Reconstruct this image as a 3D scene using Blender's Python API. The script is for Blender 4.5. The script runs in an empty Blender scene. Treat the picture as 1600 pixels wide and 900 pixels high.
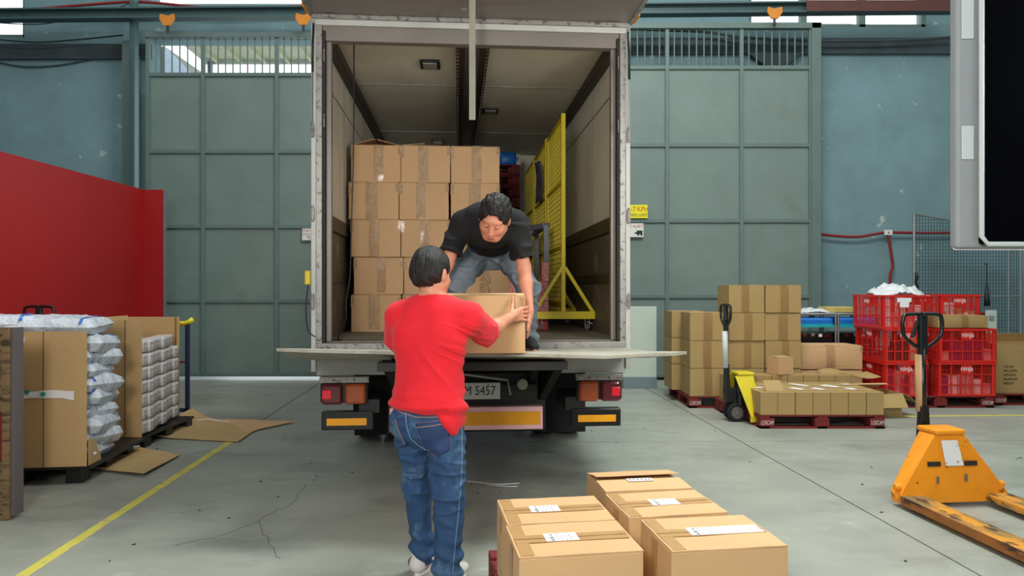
import bpy, math, random
import numpy as np
from mathutils import Vector, Matrix, Euler, noise
from mathutils.bvhtree import BVHTree
random.seed(7)
C = bpy.context.scene.collection
PI = math.pi
V = Vector
HC, FPX = 1.45, 1100.0          # eye height of the photographer, focal length in pixels of the 1600 px frame
TH = 0.078                      # the truck stands a few degrees off square

# ---------------------------------------------------------------- camera
cam = bpy.data.cameras.new('camera'); cam.sensor_width = 36.0; cam.lens = 36.0*FPX/1600.0
cam.clip_start = 0.05; cam.clip_end = 200
co = bpy.data.objects.new('camera', cam); C.objects.link(co)
co.location = (0, 0, HC); co.rotation_euler = (PI/2, 0, 0)
bpy.context.scene.camera = co

# ---------------------------------------------------------------- sky, lights, exposure
w = bpy.data.worlds.new('world'); bpy.context.scene.world = w; w.use_nodes = True
bg = w.node_tree.nodes['Background']; bg.inputs[0].default_value = (0.86, 0.93, 1.0, 1); bg.inputs[1].default_value = 2.2
def area(name, loc, target, size, sizey, power, col=(1, 1, 1)):
    L = bpy.data.lights.new(name, 'AREA'); L.shape = 'RECTANGLE'; L.size = size; L.size_y = sizey
    L.energy = power; L.color = col
    o = bpy.data.objects.new(name, L); C.objects.link(o); o.location = loc
    d = V(target) - V(loc); o.rotation_euler = d.to_track_quat('-Z', 'Y').to_euler()
    return o
area('skylight_main', (1.7, 5.4, 8.2), (0.7, 5.2, 0), 1.5, 3.2, 640, (0.95, 1.0, 0.97))
area('skylight_left', (-7.0, 4.0, 8.2), (-6.0, 5.0, 0), 3.0, 6.0, 110, (0.90, 0.98, 1.0))
area('skylight_right', (7.5, 4.0, 8.2), (6.5, 6.0, 0), 3.0, 6.0, 200, (0.92, 0.98, 1.0))
area('rear_wall_fill', (0.0, 8.6, 8.3), (0.0, 10.8, 2.0), 20.0, 1.6, 215, (0.93, 1.0, 0.99))  # added fill lamp under the roof, brightens the far wall and gates
area('fill_behind_camera', (0.0, -6.5, 4.2), (0, 6, 1.5), 9.0, 4.5, 240, (1.0, 0.98, 0.94))  # added broad fill from behind the camera, no real opening there
area('softbox_lamp', (2.1, 2.48, 2.55), (-0.8, 5.8, 1.5), 0.8, 1.1, 55, (1.0, 0.96, 0.90))
area('fill_softbox_lamp', (-0.9, -0.7, 2.5), (-0.2, 5.0, 1.3), 0.8, 0.8, 125, (1.0, 0.97, 0.92))
vs = bpy.context.scene.view_settings
vs.view_transform = 'Standard'; vs.look = 'None'; vs.exposure = 0.0; vs.gamma = 1.0; vs.use_curve_mapping = False

# ---------------------------------------------------------------- helpers
def lin(c):
    r = []
    for v in c[:3]:
        v = v/255.0
        r.append(v/12.92 if v <= 0.04045 else ((v+0.055)/1.055)**2.4)
    return (r[0], r[1], r[2], 1.0)

def mat(name, rgb, rough=0.6, metal=0.0, var=0.12, scale=6.0, bump=0.0, bscale=40.0, spots=None, alpha=1.0,
        emit=0.0, stretch=(1, 1, 1), spec=0.5, spots2=None, coat=0.0, sheen=0.0, trans=0.0, bdist=0.01):
    m = bpy.data.materials.new(name); m.use_nodes = True
    nt = m.node_tree; n = nt.nodes; l = nt.links; b = n['Principled BSDF']
    tc = n.new('ShaderNodeTexCoord'); mp = n.new('ShaderNodeMapping'); mp.inputs['Scale'].default_value = stretch
    l.new(tc.outputs['Object'], mp.inputs['Vector'])
    base = lin(rgb)
    def tex(sc, det=5, rg=0.6):
        t = n.new('ShaderNodeTexNoise'); t.inputs['Scale'].default_value = sc; t.inputs['Detail'].default_value = det
        t.inputs['Roughness'].default_value = rg; l.new(mp.outputs[0], t.inputs['Vector']); return t
    t = tex(scale)
    r = n.new('ShaderNodeValToRGB')
    r.color_ramp.elements[0].position = 0.28; r.color_ramp.elements[1].position = 0.72
    r.color_ramp.elements[0].color = tuple(max(0, c*(1-var)) for c in base[:3])+(1,)
    r.color_ramp.elements[1].color = tuple(min(1, c*(1+var)) for c in base[:3])+(1,)
    l.new(t.outputs['Fac'], r.inputs[0]); out = r.outputs[0]
    for sp in (spots, spots2):
        if sp:
            scol, ssc, lo, hi = sp[:4]
            t2 = tex(ssc, 6, 0.65); rr = n.new('ShaderNodeValToRGB')
            rr.color_ramp.elements[0].position = lo; rr.color_ramp.elements[1].position = hi
            rr.color_ramp.elements[0].color = (0, 0, 0, 1); rr.color_ramp.elements[1].color = (1, 1, 1, 1)
            l.new(t2.outputs['Fac'], rr.inputs[0])
            mx = n.new('ShaderNodeMix'); mx.data_type = 'RGBA'
            l.new(rr.outputs[0], mx.inputs[0]); l.new(out, mx.inputs[6]); mx.inputs[7].default_value = lin(scol); out = mx.outputs[2]
    l.new(out, b.inputs['Base Color'])
    b.inputs['Roughness'].default_value = rough; b.inputs['Metallic'].default_value = metal
    b.inputs['Specular IOR Level'].default_value = spec; b.inputs['Alpha'].default_value = alpha
    b.inputs['Coat Weight'].default_value = coat; b.inputs['Sheen Weight'].default_value = sheen
    b.inputs['Transmission Weight'].default_value = trans
    if emit:
        b.inputs['Emission Color'].default_value = base; b.inputs['Emission Strength'].default_value = emit
    if bump:
        t3 = tex(bscale, 4); bp = n.new('ShaderNodeBump'); bp.inputs['Strength'].default_value = bump
        bp.inputs['Distance'].default_value = bdist; l.new(t3.outputs['Fac'], bp.inputs['Height']); l.new(bp.outputs[0], b.inputs['Normal'])
    return m

class MB:
    """collects boxes, tubes and prisms into one mesh"""
    def __init__(s): s.v = []; s.f = []; s.T = None
    def add(s, vs_, fs):
        o = len(s.v)
        for p in vs_:
            p = V(p); s.v.append(tuple(s.T @ p) if s.T else tuple(p))
        for f in fs: s.f.append(tuple(i+o for i in f))
    def box(s, c, d, R=None):
        h = [x/2 for x in d]; vs_ = []
        for z in (-1, 1):
            for y in (-1, 1):
                for x in (-1, 1):
                    p = V((x*h[0], y*h[1], z*h[2]))
                    if R is not None: p = R @ p
                    vs_.append(p+V(c))
        s.add(vs_, [(0, 2, 3, 1), (4, 5, 7, 6), (0, 1, 5, 4), (2, 6, 7, 3), (0, 4, 6, 2), (1, 3, 7, 5)]); return s
    def mm(s, a, b):
        return s.box([(p+q)/2 for p, q in zip(a, b)], [abs(q-p) for p, q in zip(a, b)])
    def cyl(s, a, b, r, n=16, r2=None):
        a = V(a); b = V(b); r2 = r if r2 is None else r2
        d = (b-a).normalized(); u = d.orthogonal().normalized(); v = d.cross(u)
        vs_ = []
        for p, q in ((a, r), (b, r2)):
            for i in range(n):
                t = 2*PI*i/n; vs_.append(p+u*math.cos(t)*q+v*math.sin(t)*q)
        fs = [(i, (i+1) % n, n+(i+1) % n, n+i) for i in range(n)] + [tuple(range(n-1, -1, -1)), tuple(range(n, 2*n))]
        s.add(vs_, fs); return s
    def tube(s, pts, r, n=8, closed=False):
        pts = [V(p) for p in pts]; m = len(pts); vs_ = []; up = None
        for i, p in enumerate(pts):
            a = pts[(i-1) % m] if (closed or i > 0) else p; b = pts[(i+1) % m] if (closed or i < m-1) else p
            d = (b-a).normalized()
            if up is None: up = d.orthogonal().normalized()
            u = (up-d*up.dot(d)); u = u.normalized() if u.length > 1e-5 else d.orthogonal().normalized(); up = u; v = d.cross(u)
            rr = r[i] if isinstance(r, (list, tuple)) else r
            for k in range(n):
                t = 2*PI*k/n; vs_.append(p+u*math.cos(t)*rr+v*math.sin(t)*rr)
        fs = []
        for i in range(m if closed else m-1):
            j = (i+1) % m
            for k in range(n): fs.append((i*n+k, i*n+(k+1) % n, j*n+(k+1) % n, j*n+k))
        if not closed: fs += [tuple(range(n-1, -1, -1)), tuple(range((m-1)*n, m*n))]
        s.add(vs_, fs); return s
    def prism(s, poly, off):
        """poly: 3D points of a planar outline, off: extrusion vector"""
        n = len(poly); off = V(off); vs_ = [V(p) for p in poly]+[V(p)+off for p in poly]
        s.add(vs_, [tuple(range(n-1, -1, -1)), tuple(range(n, 2*n))]+[(i, (i+1) % n, n+(i+1) % n, n+i) for i in range(n)]); return s
    def bar(s, a, b, wdt, hgt, up=(0, 0, 1)):
        a = V(a); b = V(b); d = (b-a); L = d.length; d.normalize()
        u = d.cross(V(up)); u = u.normalized() if u.length > 1e-4 else V((1, 0, 0)); v = u.cross(d)
        R = Matrix((u, d, v)).transposed()
        return s.box((a+b)/2, (wdt, L, hgt), R)
    def sheet(s, fn, nu, nv, th=0.004):
        """fn(u,v)->point, a thick sheet"""
        P = [[V(fn(i/nu, j/nv)) for j in range(nv+1)] for i in range(nu+1)]; vs_ = []
        for side in (0, 1):
            for i in range(nu+1):
                for j in range(nv+1):
                    a = P[min(i+1, nu)][j]-P[max(i-1, 0)][j]; b = P[i][min(j+1, nv)]-P[i][max(j-1, 0)]
                    nn = a.cross(b); nn = nn.normalized() if nn.length > 1e-9 else V((0, 0, 1))
                    vs_.append(P[i][j]+nn*(th/2 if side else -th/2))
        N = (nu+1)*(nv+1); id_ = lambda i, j, q: q*N+i*(nv+1)+j; fs = []
        for i in range(nu):
            for j in range(nv):
                fs.append((id_(i, j, 1), id_(i+1, j, 1), id_(i+1, j+1, 1), id_(i, j+1, 1)))
                fs.append((id_(i, j, 0), id_(i, j+1, 0), id_(i+1, j+1, 0), id_(i+1, j, 0)))
        for i in range(nu):
            fs.append((id_(i, 0, 0), id_(i+1, 0, 0), id_(i+1, 0, 1), id_(i, 0, 1))); fs.append((id_(i, nv, 1), id_(i+1, nv, 1), id_(i+1, nv, 0), id_(i, nv, 0)))
        for j in range(nv):
            fs.append((id_(0, j, 1), id_(0, j+1, 1), id_(0, j+1, 0), id_(0, j, 0))); fs.append((id_(nu, j, 0), id_(nu, j+1, 0), id_(nu, j+1, 1), id_(nu, j, 1)))
        s.add(vs_, fs); return s
    def build(s, name, m, parent=None, bevel=0, smooth=False, label=None, kind=None, seg=2):
        me = bpy.data.meshes.new(name); me.from_pydata(s.v, [], s.f); me.update()
        if m: me.materials.append(m)
        if smooth: me.polygons.foreach_set('use_smooth', [True]*len(me.polygons))
        o = bpy.data.objects.new(name, me); C.objects.link(o); o.parent = parent
        if bevel:
            bm_ = o.modifiers.new('bevel', 'BEVEL'); bm_.width = bevel; bm_.segments = seg; bm_.limit_method = 'ANGLE'
        if label: o['label'] = label
        if kind: o['kind'] = kind
        return o

def smooth_by_angle(o):
    o.data.polygons.foreach_set('use_smooth', [True]*len(o.data.polygons))
    mo = o.modifiers.new('wn', 'EDGE_SPLIT'); mo.split_angle = 0.7
def thing(name, label, cat, loc=(0, 0, 0), rz=0, group=None):
    o = bpy.data.objects.new(name, None); C.objects.link(o); o.empty_display_size = 0.1
    o.location = loc; o.rotation_euler = (0, 0, rz); o['label'] = label; o['category'] = cat
    if group: o['group'] = group
    return o
def tag(o, label, cat, group=None):
    o['label'] = label; o['category'] = cat
    if group: o['group'] = group
    return o
def kids(o): return [c for c in bpy.data.objects if c.parent == o]
def dup(root, loc, rz, label=None, group=None):
    r = root.copy(); C.objects.link(r); r.location = loc; r.rotation_euler = (0, 0, rz)
    if label: r['label'] = label
    if group: r['group'] = group
    for ch in CH.get(root.name) or CH.setdefault(root.name, [(c, kids(c)) for c in kids(root)]):
        c = ch[0].copy(); C.objects.link(c); c.parent = r
        for g in ch[1]:
            d = g.copy(); C.objects.link(d); d.parent = c
    return r
CH = {}
def P(x, y, Y):
    return V(((x-800)*Y/FPX, Y, HC-(y-450)*Y/FPX))
def ground(x, y, z=0.0):
    Y = (HC-z)*FPX/(y-450); return V(((x-800)*Y/FPX, Y, z))
def text(s, size, M4, m, parent=None, name='lettering', ext=0.0006, align='CENTER', sx=1.0):
    cu = bpy.data.curves.new(name, 'FONT'); cu.body = s; cu.size = size; cu.extrude = ext
    cu.align_x = align; cu.align_y = 'CENTER'; cu.resolution_u = 3
    to = bpy.data.objects.new('tmp_text', cu); C.objects.link(to)
    bpy.context.view_layer.update()
    me = bpy.data.meshes.new_from_object(to.evaluated_get(bpy.context.evaluated_depsgraph_get()))
    bpy.data.objects.remove(to); bpy.data.curves.remove(cu)
    me.name = name; me.transform(Matrix.Diagonal((sx, 1, 1, 1))); me.transform(M4); me.materials.clear(); me.materials.append(m)
    o = bpy.data.objects.new(name, me); C.objects.link(o); o.parent = parent; return o
def FR(x, y, z, rz=0):      # frame of something seen from -Y, lettering upright
    return Matrix.Translation((x, y, z)) @ Matrix.Rotation(rz, 4, 'Z') @ Matrix.Rotation(PI/2, 4, 'X')
# ---------------------------------------------------------------- materials
K = {}
K['concrete'] = mat('floor_concrete', (150, 154, 144), 0.42, var=0.16, scale=1.3, bump=0.15, bscale=60, spots=((108, 112, 104), 0.9, 0.52, 0.78), spots2=((176, 178, 168), 2.7, 0.60, 0.75), stretch=(1, 1.6, 1))
K['joint'] = mat('floor_joint_filler', (92, 94, 88), 0.9)
K['teal'] = mat('teal_painted_plaster', (118, 148, 154), 0.8, var=0.13, scale=1.2, bump=0.2, bscale=14, spots=((176, 192, 188), 3.2, 0.635, 0.67), spots2=((98, 128, 136), 0.8, 0.55, 0.8))
K['band'] = mat('grey_concrete_band', (66, 76, 82), 0.85, var=0.2, scale=3, spots=((120, 112, 108), 3.0, 0.66, 0.72))
K['gate'] = mat('gate_green_steel', (112, 130, 124), 0.55, var=0.09, scale=2.0, spots=((104, 108, 92), 1.3, 0.60, 0.8))
K['gateframe'] = mat('gate_frame_steel', (98, 118, 113), 0.55, var=0.08)
K['darkband'] = mat('dark_steel', (40, 44, 46), 0.6)
K['ibeam'] = mat('overhead_track_steel', (62, 88, 90), 0.5)
K['orange'] = mat('orange_trolley_paint', (214, 132, 30), 0.5, spots=((80, 50, 25), 20, 0.62, 0.7))
K['redpipe'] = mat('red_conduit', (140, 30, 34), 0.5)
K['redwall'] = mat('red_painted_board', (158, 16, 20), 0.5, var=0.07, scale=0.8)
K['white'] = mat('white_paint', (222, 222, 218), 0.5, var=0.05)
K['ceil'] = mat('roof_sheet', (150, 156, 156), 0.8)
K['card'] = mat('cardboard', (198, 159, 116), 0.72, var=0.05, scale=3, bump=0.05, bscale=90, spots=((182, 142, 98), 3.5, 0.62, 0.8))
K['card_light'] = mat('cardboard_pale', (206, 168, 121), 0.72, var=0.05, scale=3, bump=0.04, bscale=90, spots=((190, 150, 98), 3.0, 0.60, 0.85))
K['card_olive'] = mat('cardboard_olive', (166, 138, 88), 0.75, var=0.06, scale=3, spots=((156, 124, 74), 4, 0.62, 0.8))
K['card_big'] = mat('cardboard_sleeve', (192, 160, 110), 0.78, var=0.07, scale=1.4, bump=0.1, bscale=30, spots=((178, 144, 96), 2.5, 0.6, 0.8))
K['card_dark'] = mat('cardboard_edge', (120, 88, 56), 0.85)
K['tape'] = mat('clear_parcel_tape', (206, 168, 122), 0.10, var=0.06, scale=20, bump=1.0, bscale=55, alpha=0.5, stretch=(1.6, 1, 0.6), spec=1.0, coat=0.25, bdist=0.012)
K['tape_tan'] = mat('tan_parcel_tape', (184, 146, 98), 0.35, var=0.05, scale=20, bump=0.15, bscale=30)
K['tape_brown'] = mat('brown_parcel_tape', (148, 116, 72), 0.35, var=0.05, scale=20, bump=0.15, bscale=30)
K['label'] = mat('paper_label', (232, 232, 232), 0.6, var=0.02)
K['ink'] = mat('black_ink', (28, 28, 30), 0.6)
K['palletred'] = mat('pallet_red_wood', (112, 30, 28), 0.75, var=0.25, scale=5, stretch=(1, 5, 5), spots=((70, 34, 28), 6, 0.6, 0.7))
K['foam'] = mat('khaki_foam', (190, 172, 96), 0.8)
K['lettering'] = mat('white_stencil', (214, 200, 196), 0.6, var=0.15, scale=30)
K['crate'] = mat('red_plastic_crate', (212, 40, 32), 0.35, var=0.06)
K['pink'] = mat('pink_packages', (226, 128, 128), 0.5, var=0.2, scale=9)
K['pinkbar'] = mat('pink_printed_board', (246, 152, 150), 0.5, var=0.12, scale=8, spots=((250, 204, 200), 12, 0.55, 0.65))
K['magenta'] = mat('magenta_packages', (150, 24, 70), 0.5, var=0.2, scale=9)
K['black'] = mat('black_plastic', (20, 21, 23), 0.42, var=0.15)
K['blackmetal'] = mat('black_enamel', (18, 19, 21), 0.28, var=0.2, spots=((120, 120, 120), 14, 0.70, 0.74))
K['rubber'] = mat('tyre_rubber', (22, 22, 23), 0.85)
K['jackorange'] = mat('pallet_jack_orange', (232, 146, 26), 0.4, var=0.10, scale=4, spots=((140, 86, 30), 8, 0.61, 0.66), spots2=((70, 44, 24), 22, 0.66, 0.69))
K['jackrust'] = mat('pallet_jack_rusty_edge', (150, 92, 34), 0.6, var=0.3, scale=9, spots=((66, 38, 28), 7, 0.46, 0.56), spots2=((226, 150, 40), 12, 0.60, 0.64), stretch=(1, 0.5, 1))
K['jackfork'] = mat('pallet_jack_worn_fork', (206, 140, 44), 0.5, var=0.15, scale=6, spots=((122, 104, 66), 5, 0.44, 0.56), spots2=((66, 48, 34), 11, 0.56, 0.62), stretch=(1, 0.5, 1))
K['jackyellow'] = mat('pallet_jack_yellow', (208, 188, 34), 0.45, var=0.1, scale=5, spots=((120, 90, 40), 14, 0.66, 0.72))
K['steel'] = mat('bare_steel', (150, 150, 148), 0.35, 0.7, var=0.15)
K['alu'] = mat('truck_aluminium', (150, 148, 144), 0.42, 0.35, var=0.14, scale=12, spots=((92, 88, 84), 22, 0.54, 0.62))
K['truckwhite'] = mat('truck_white_paint', (194, 194, 190), 0.45, var=0.06, scale=4, spots=((150, 146, 138), 4, 0.62, 0.8))
K['seal'] = mat('black_door_seal', (48, 44, 42), 0.8, var=0.3, scale=30)
K['lining'] = mat('truck_lining', (224, 220, 204), 0.5, var=0.10, scale=1.5, spots=((204, 196, 174), 1.8, 0.52, 0.78), spots2=((126, 112, 90), 5, 0.70, 0.80))
K['lininglow'] = mat('truck_lining_kick_panel', (92, 84, 72), 0.55, var=0.2, scale=3, spots=((140, 128, 104), 4, 0.56, 0.7), spots2=((50, 44, 38), 5, 0.58, 0.7))
K['rail'] = mat('truck_rail', (44, 38, 34), 0.45, var=0.2)
K['deck'] = mat('truck_deck_floor', (136, 132, 120), 0.7, var=0.15, scale=3, spots=((90, 86, 76), 4, 0.58, 0.75))
K['liftplate'] = mat('tail_lift_plate', (164, 162, 148), 0.6, var=0.12, scale=5, bump=0.2, bscale=90, spots=((112, 108, 96), 4, 0.55, 0.75))
K['lid'] = mat('truck_top_door_inner', (128, 121, 115), 0.4, 0.15, var=0.12, scale=3, stretch=(0.4, 2, 1))
K['chassis'] = mat('chassis_black', (24, 23, 22), 0.6, var=0.3, scale=6)
K['redlens'] = mat('red_lamp_lens', (92, 12, 26), 0.15, var=0.12, coat=0.6)
K['redlens2'] = mat('bright_red_reflector', (236, 24, 50), 0.2, var=0.05, coat=0.5)
K['amberlens'] = mat('amber_lamp_lens', (166, 72, 14), 0.15, var=0.25, scale=14, coat=0.6)
K['amber'] = mat('amber_reflective_strip', (246, 168, 10), 0.4, var=0.06, scale=20)
K['pinkwhite'] = mat('faded_red_white_border', (244, 190, 192), 0.5, var=0.05)
K['plate'] = mat('number_plate', (206, 208, 204), 0.4, var=0.04)
K['yellow'] = mat('yellow_enamel', (226, 200, 20), 0.4, var=0.08, scale=6, spots=((110, 90, 30), 18, 0.68, 0.72))
K['greyframe'] = mat('grey_enamel_frame', (112, 114, 124), 0.45)
K['blue'] = mat('blue_plastic', (20, 110, 200), 0.4)
K['cyan'] = mat('turquoise_plastic', (24, 170, 180), 0.4)
K['navy'] = mat('navy_enamel', (34, 44, 84), 0.5)
K['bag'] = mat('white_woven_bag', (206, 214, 224), 0.3, var=0.06, scale=10, bump=1.0, bscale=13, bdist=0.03, spots=((176, 182, 192), 9, 0.56, 0.68))
K['purple'] = mat('dark_violet_film', (92, 88, 116), 0.35, var=0.3, scale=7, bump=0.8, bscale=12)
K['bagblue'] = mat('blue_bag_print', (30, 104, 190), 0.4)
K['packetprint'] = mat('packet_print', (160, 156, 158), 0.3, var=0.2, scale=60)
K['packet'] = mat('wrapped_white_packet', (212, 208, 206), 0.2, var=0.15, scale=30, bump=0.9, bscale=50)
K['plastic'] = mat('clear_plastic_film', (232, 236, 238), 0.12, var=0.05, bump=1.0, bscale=22, alpha=0.75)
K['wood'] = mat('weathered_plywood', (128, 104, 70), 0.8, var=0.22, scale=3, stretch=(1, 1, 8), spots=((58, 44, 32), 3.0, 0.48, 0.62))
K['woodgrey'] = mat('grey_painted_batten', (96, 88, 88), 0.8)
K['yline'] = mat('faded_yellow_floor_paint', (206, 196, 84), 0.6, var=0.1, scale=5, spots=((150, 152, 130), 9, 0.56, 0.66))
K['signyellow'] = mat('sign_yellow', (234, 222, 30), 0.4, var=0.03)
K['signred'] = mat('sign_red_ink', (190, 30, 36), 0.5)
K['pale'] = mat('pale_mint_board', (196, 208, 196), 0.6, var=0.04)
K['bluegrey'] = mat('blue_grey_board', (120, 136, 142), 0.6, var=0.04)
K['mesh'] = mat('galvanised_mesh', (150, 156, 156), 0.4, 0.6)
K['meshdark'] = mat('dark_wire_mesh', (44, 58, 62), 0.6)
K['skin'] = mat('skin', (206, 140, 112), 0.5, var=0.06, scale=14, spots=((190, 112, 92), 9, 0.56, 0.8))
K['lips'] = mat('lips', (170, 92, 82), 0.5)
K['hair'] = mat('black_hair', (20, 16, 16), 0.42, var=0.4, scale=60, bump=0.9, bscale=120, stretch=(1, 0.25, 1))
K['redshirt'] = mat('red_cotton', (224, 22, 40), 0.85, var=0.03, scale=9, bump=0.08, bscale=220, sheen=0.1)
K['blackshirt'] = mat('black_cotton', (14, 15, 17), 0.85, var=0.1, bump=0.05, bscale=220)
K['jeans'] = mat('blue_denim', (34, 68, 106), 0.8, var=0.14, scale=5, bump=0.25, bscale=160, spots=((98, 134, 160), 4.2, 0.52, 0.74), spots2=((24, 46, 80), 6, 0.58, 0.75))
K['jeansdark'] = mat('denim_pocket', (34, 58, 98), 0.8, var=0.14, scale=12, bump=0.1, bscale=160)
K['jeansgrey'] = mat('grey_denim', (104, 114, 124), 0.8, var=0.16, scale=6, bump=0.1, bscale=160, spots=((140, 148, 154), 5, 0.56, 0.78))
K['stitch'] = mat('tan_stitching', (168, 130, 108), 0.8)
K['stitchpale'] = mat('pale_seam', (120, 146, 170), 0.8)
K['sole'] = mat('tan_shoe_sole', (190, 150, 118), 0.7)
K['shoeblack'] = mat('black_canvas_shoe', (26, 28, 30), 0.8)
K['shoewhite'] = mat('white_shoe', (210, 206, 204), 0.6)
K['strapgrey'] = mat('grey_webbing', (150, 146, 132), 0.8)
K['sky_sheet'] = mat('outdoor_building', (150, 166, 180), 0.7)
K['awning'] = mat('cream_awning_sheet', (190, 190, 160), 0.7)
K['softgrey'] = mat('softbox_grey_border', (150, 156, 160), 0.8, var=0.05)
K['softlip'] = mat('softbox_pale_seam', (196, 206, 206), 0.8, var=0.03)
K['softblack'] = mat('softbox_black_fabric', (8, 9, 13), 1.0, var=0.05, spec=0.0)
K['softdiff'] = mat('softbox_diffuser', (255, 250, 246), 0.8, var=0.0, emit=2.5)
K['lampglass'] = mat('load_lamp_glass', (150, 150, 140), 0.15, var=0.2, scale=30)
# ================================================================= SETTING
def struct(name, mb, m, parent=None, **k):
    o = mb.build(name, m, parent, **k)
    if parent is None: o['kind'] = 'structure'
    return o
WY = 11.6                                   # far wall plane
fl = MB(); fl.mm((-14, -9, -0.2), (14, WY+0.4, -0.012)); floor = struct('floor', fl, K['joint'])
# concrete slabs with open joints, laid a little off square
SA = 0.065
def slab_pt(u, v): return (u-SA*v, v+SA*u*0.2)
us = [-13, -6.6, -2.235, 2.59, 7.2, 13]; vsl = [-8.5, -2.0, 2.35, 6.62, 10.9, 12.4]
for i in range(5):
    for j in range(5):
        g = 0.006; q = []
        for (a, b, sx, sy) in ((i, j, 1, 1), (i+1, j, -1, 1), (i+1, j+1, -1, -1), (i, j+1, 1, -1)):
            x, y = slab_pt(us[a]+sx*g, vsl[b]+sy*g); q.append((x, min(y, WY+0.35), -0.012))
        MB().prism(q, (0, 0, 0.012)).build('concrete_slab', K['concrete'], floor)
ce = MB(); ce.mm((-14, -9, 8.6), (14, WY+0.4, 8.8)); struct('ceiling', ce, K['ceil'])
wl = MB(); wl.mm((-14, -9, 0), (-13.8, WY, 8.6)); struct('wall_left', wl, K['teal'])
wr = MB(); wr.mm((13.8, -9, 0), (14, WY, 8.6)); struct('wall_right', wr, K['teal'])
wf = MB(); wf.mm((-14, -9.2, 0), (14, -9, 8.6)); struct('wall_front', wf, K['teal'])
# far wall: pieces around the gateway, the clerestory strip and two windows
wx = lambda px: (px-800)*WY/FPX
wz = lambda py: HC-(py-450)*WY/FPX
gx0, gx1 = wx(236), 0.9
wb = MB(); T = 0.3
wb.mm((-14, WY, 0), (gx0, WY+T, wz(58)))                                  # left of gateway
wb.mm((wx(38), WY, wz(58)), (gx0, WY+T, 8.6))
wb.mm((-14, WY, 7.6), (wx(38), WY+T, 8.6))
wb.mm((gx0, WY, wz(62)), (gx1, WY+T, wz(6)))                              # lintel
wb.mm((gx0, WY, 7.6), (gx1, WY+T, 8.6))
wb.mm((gx1, WY, 0), (wx(1170), WY+T, 8.6))
wb.mm((wx(1170), WY, 0), (wx(1448), WY+T, wz(42)))
wb.mm((wx(1170), WY, 7.2), (wx(1448), WY+T, 8.6))
wb.mm((wx(1448), WY, 0), (14, WY+T, 8.6))
wall = struct('wall_back', wb, K['teal'])
def band(x0, x1, y0, y1):
    MB().mm((x0, WY-0.06, y1), (x1, WY, y0)).build('tie_beam', K['band'], wall, bevel=0.01)
band(-14, gx0+0.02, wz(70), wz(94)); band(gx1, 14, wz(61), wz(86))
br = MB(); br.prism([(3.85, WY-0.12, wz(86)), (4.75, WY-0.12, wz(86)), (4.55, WY-0.12, wz(100)), (4.45, WY-0.12, wz(108)), (4.2, WY-0.12, wz(108)), (4.05, WY-0.12, wz(100))], (0, 0.12, 0)); br.build('beam_haunch', K['band'], wall)
# windows
def window(name, x0, x1, z0, z1, mull):
    f = MB(); t = 0.06
    for a, b in (((x0, z0), (x1, z0+t)), ((x0, z1-t), (x1, z1)), ((x0, z0), (x0+t, z1)), ((x1-t, z0), (x1, z1))):
        f.mm((a[0], WY+0.05, a[1]), (b[0], WY+0.16, b[1]))
    o = struct(name, f, K['gateframe'])
    for mx in mull: MB().mm((mx-0.05, WY+0.05, z0), (mx+0.05, WY+0.16, z1)).build('mullion', K['gateframe'], o)
    xs = [x0]+mull+[x1]
    gl = bpy.data.materials.get('window_glass') or mat('window_glass', (236, 244, 248), 0.05, var=0.0, alpha=0.12)
    for a, b in zip(xs[:-1], xs[1:]): MB().mm((a+0.05, WY+0.10, z0+0.05), (b-0.05, WY+0.106, z1-0.05)).build('pane', gl, o)
window('window_1', -12.5, wx(38), wz(58), 7.6, [-10.3])
window('window_2', wx(1170), wx(1448), wz(42), 7.2, [wx(1258), wx(1350)])
# gate leaves
def leaf(name, Y, pxs, pys, pxl, pxr, top, frame_r=None, nb=10, zb=0.075):
    X = lambda p: (p-800)*Y/FPX
    Z = lambda p: HC-(p-450)*Y/FPX
    root = bpy.data.objects.new(name, None); C.objects.link(root); root['kind'] = 'structure'; root.location = (0, Y, 0)
    xs = [X(p) for p in pxs]; zs = [Z(p) for p in pys]+[zb]
    for i in range(len(xs)-1):
        for j in range(len(zs)-1):
            MB().mm((xs[i]+0.02, 0.0, zs[j+1]+0.02), (xs[i+1]-0.02, 0.02, zs[j]-0.02)).build('gate_panel', K['gate'], root)
    for x in xs: MB().mm((x-0.03, -0.035, zb), (x+0.03, 0.02, Z(top))).build('gate_stile', K['gateframe'], root, bevel=0.004)
    for z in zs: MB().mm((xs[0], -0.028, z-0.03), (xs[-1], 0.02, z+0.03)).build('gate_rail', K['gateframe'], root, bevel=0.004)
    MB().mm((xs[0]-0.03, -0.06, Z(top)-0.02), (xs[-1]+(0.16 if frame_r else 0.03), 0.04, Z(top)+0.07)).build('top_rail', K['gateframe'], root, bevel=0.005)
    if frame_r: MB().mm((xs[-1], -0.06, zb), (X(frame_r), 0.04, Z(top)+0.07)).build('end_post', K['gateframe'], root, bevel=0.006)
    for i in range(len(xs)-1):
        n = max(1, int(round((xs[i+1]-xs[i])/0.119)))
        for k in range(1, n):
            x = xs[i]+(xs[i+1]-xs[i])*k/n
            MB().cyl((x, 0, zs[0]), (x, 0, Z(top)), 0.012, 6).build('grille_bar', K['gateframe'], root)
    return root
G1 = leaf('door_1', 11.2, [232, 318, 433, 545, 594], [117, 237, 354, 470], 0, 0, 58)
G2 = leaf('door_2', 11.1, [852, 927, 1042, 1158, 1266], [106, 227, 345, 463], 0, 0, 44, frame_r=1281)
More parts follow.
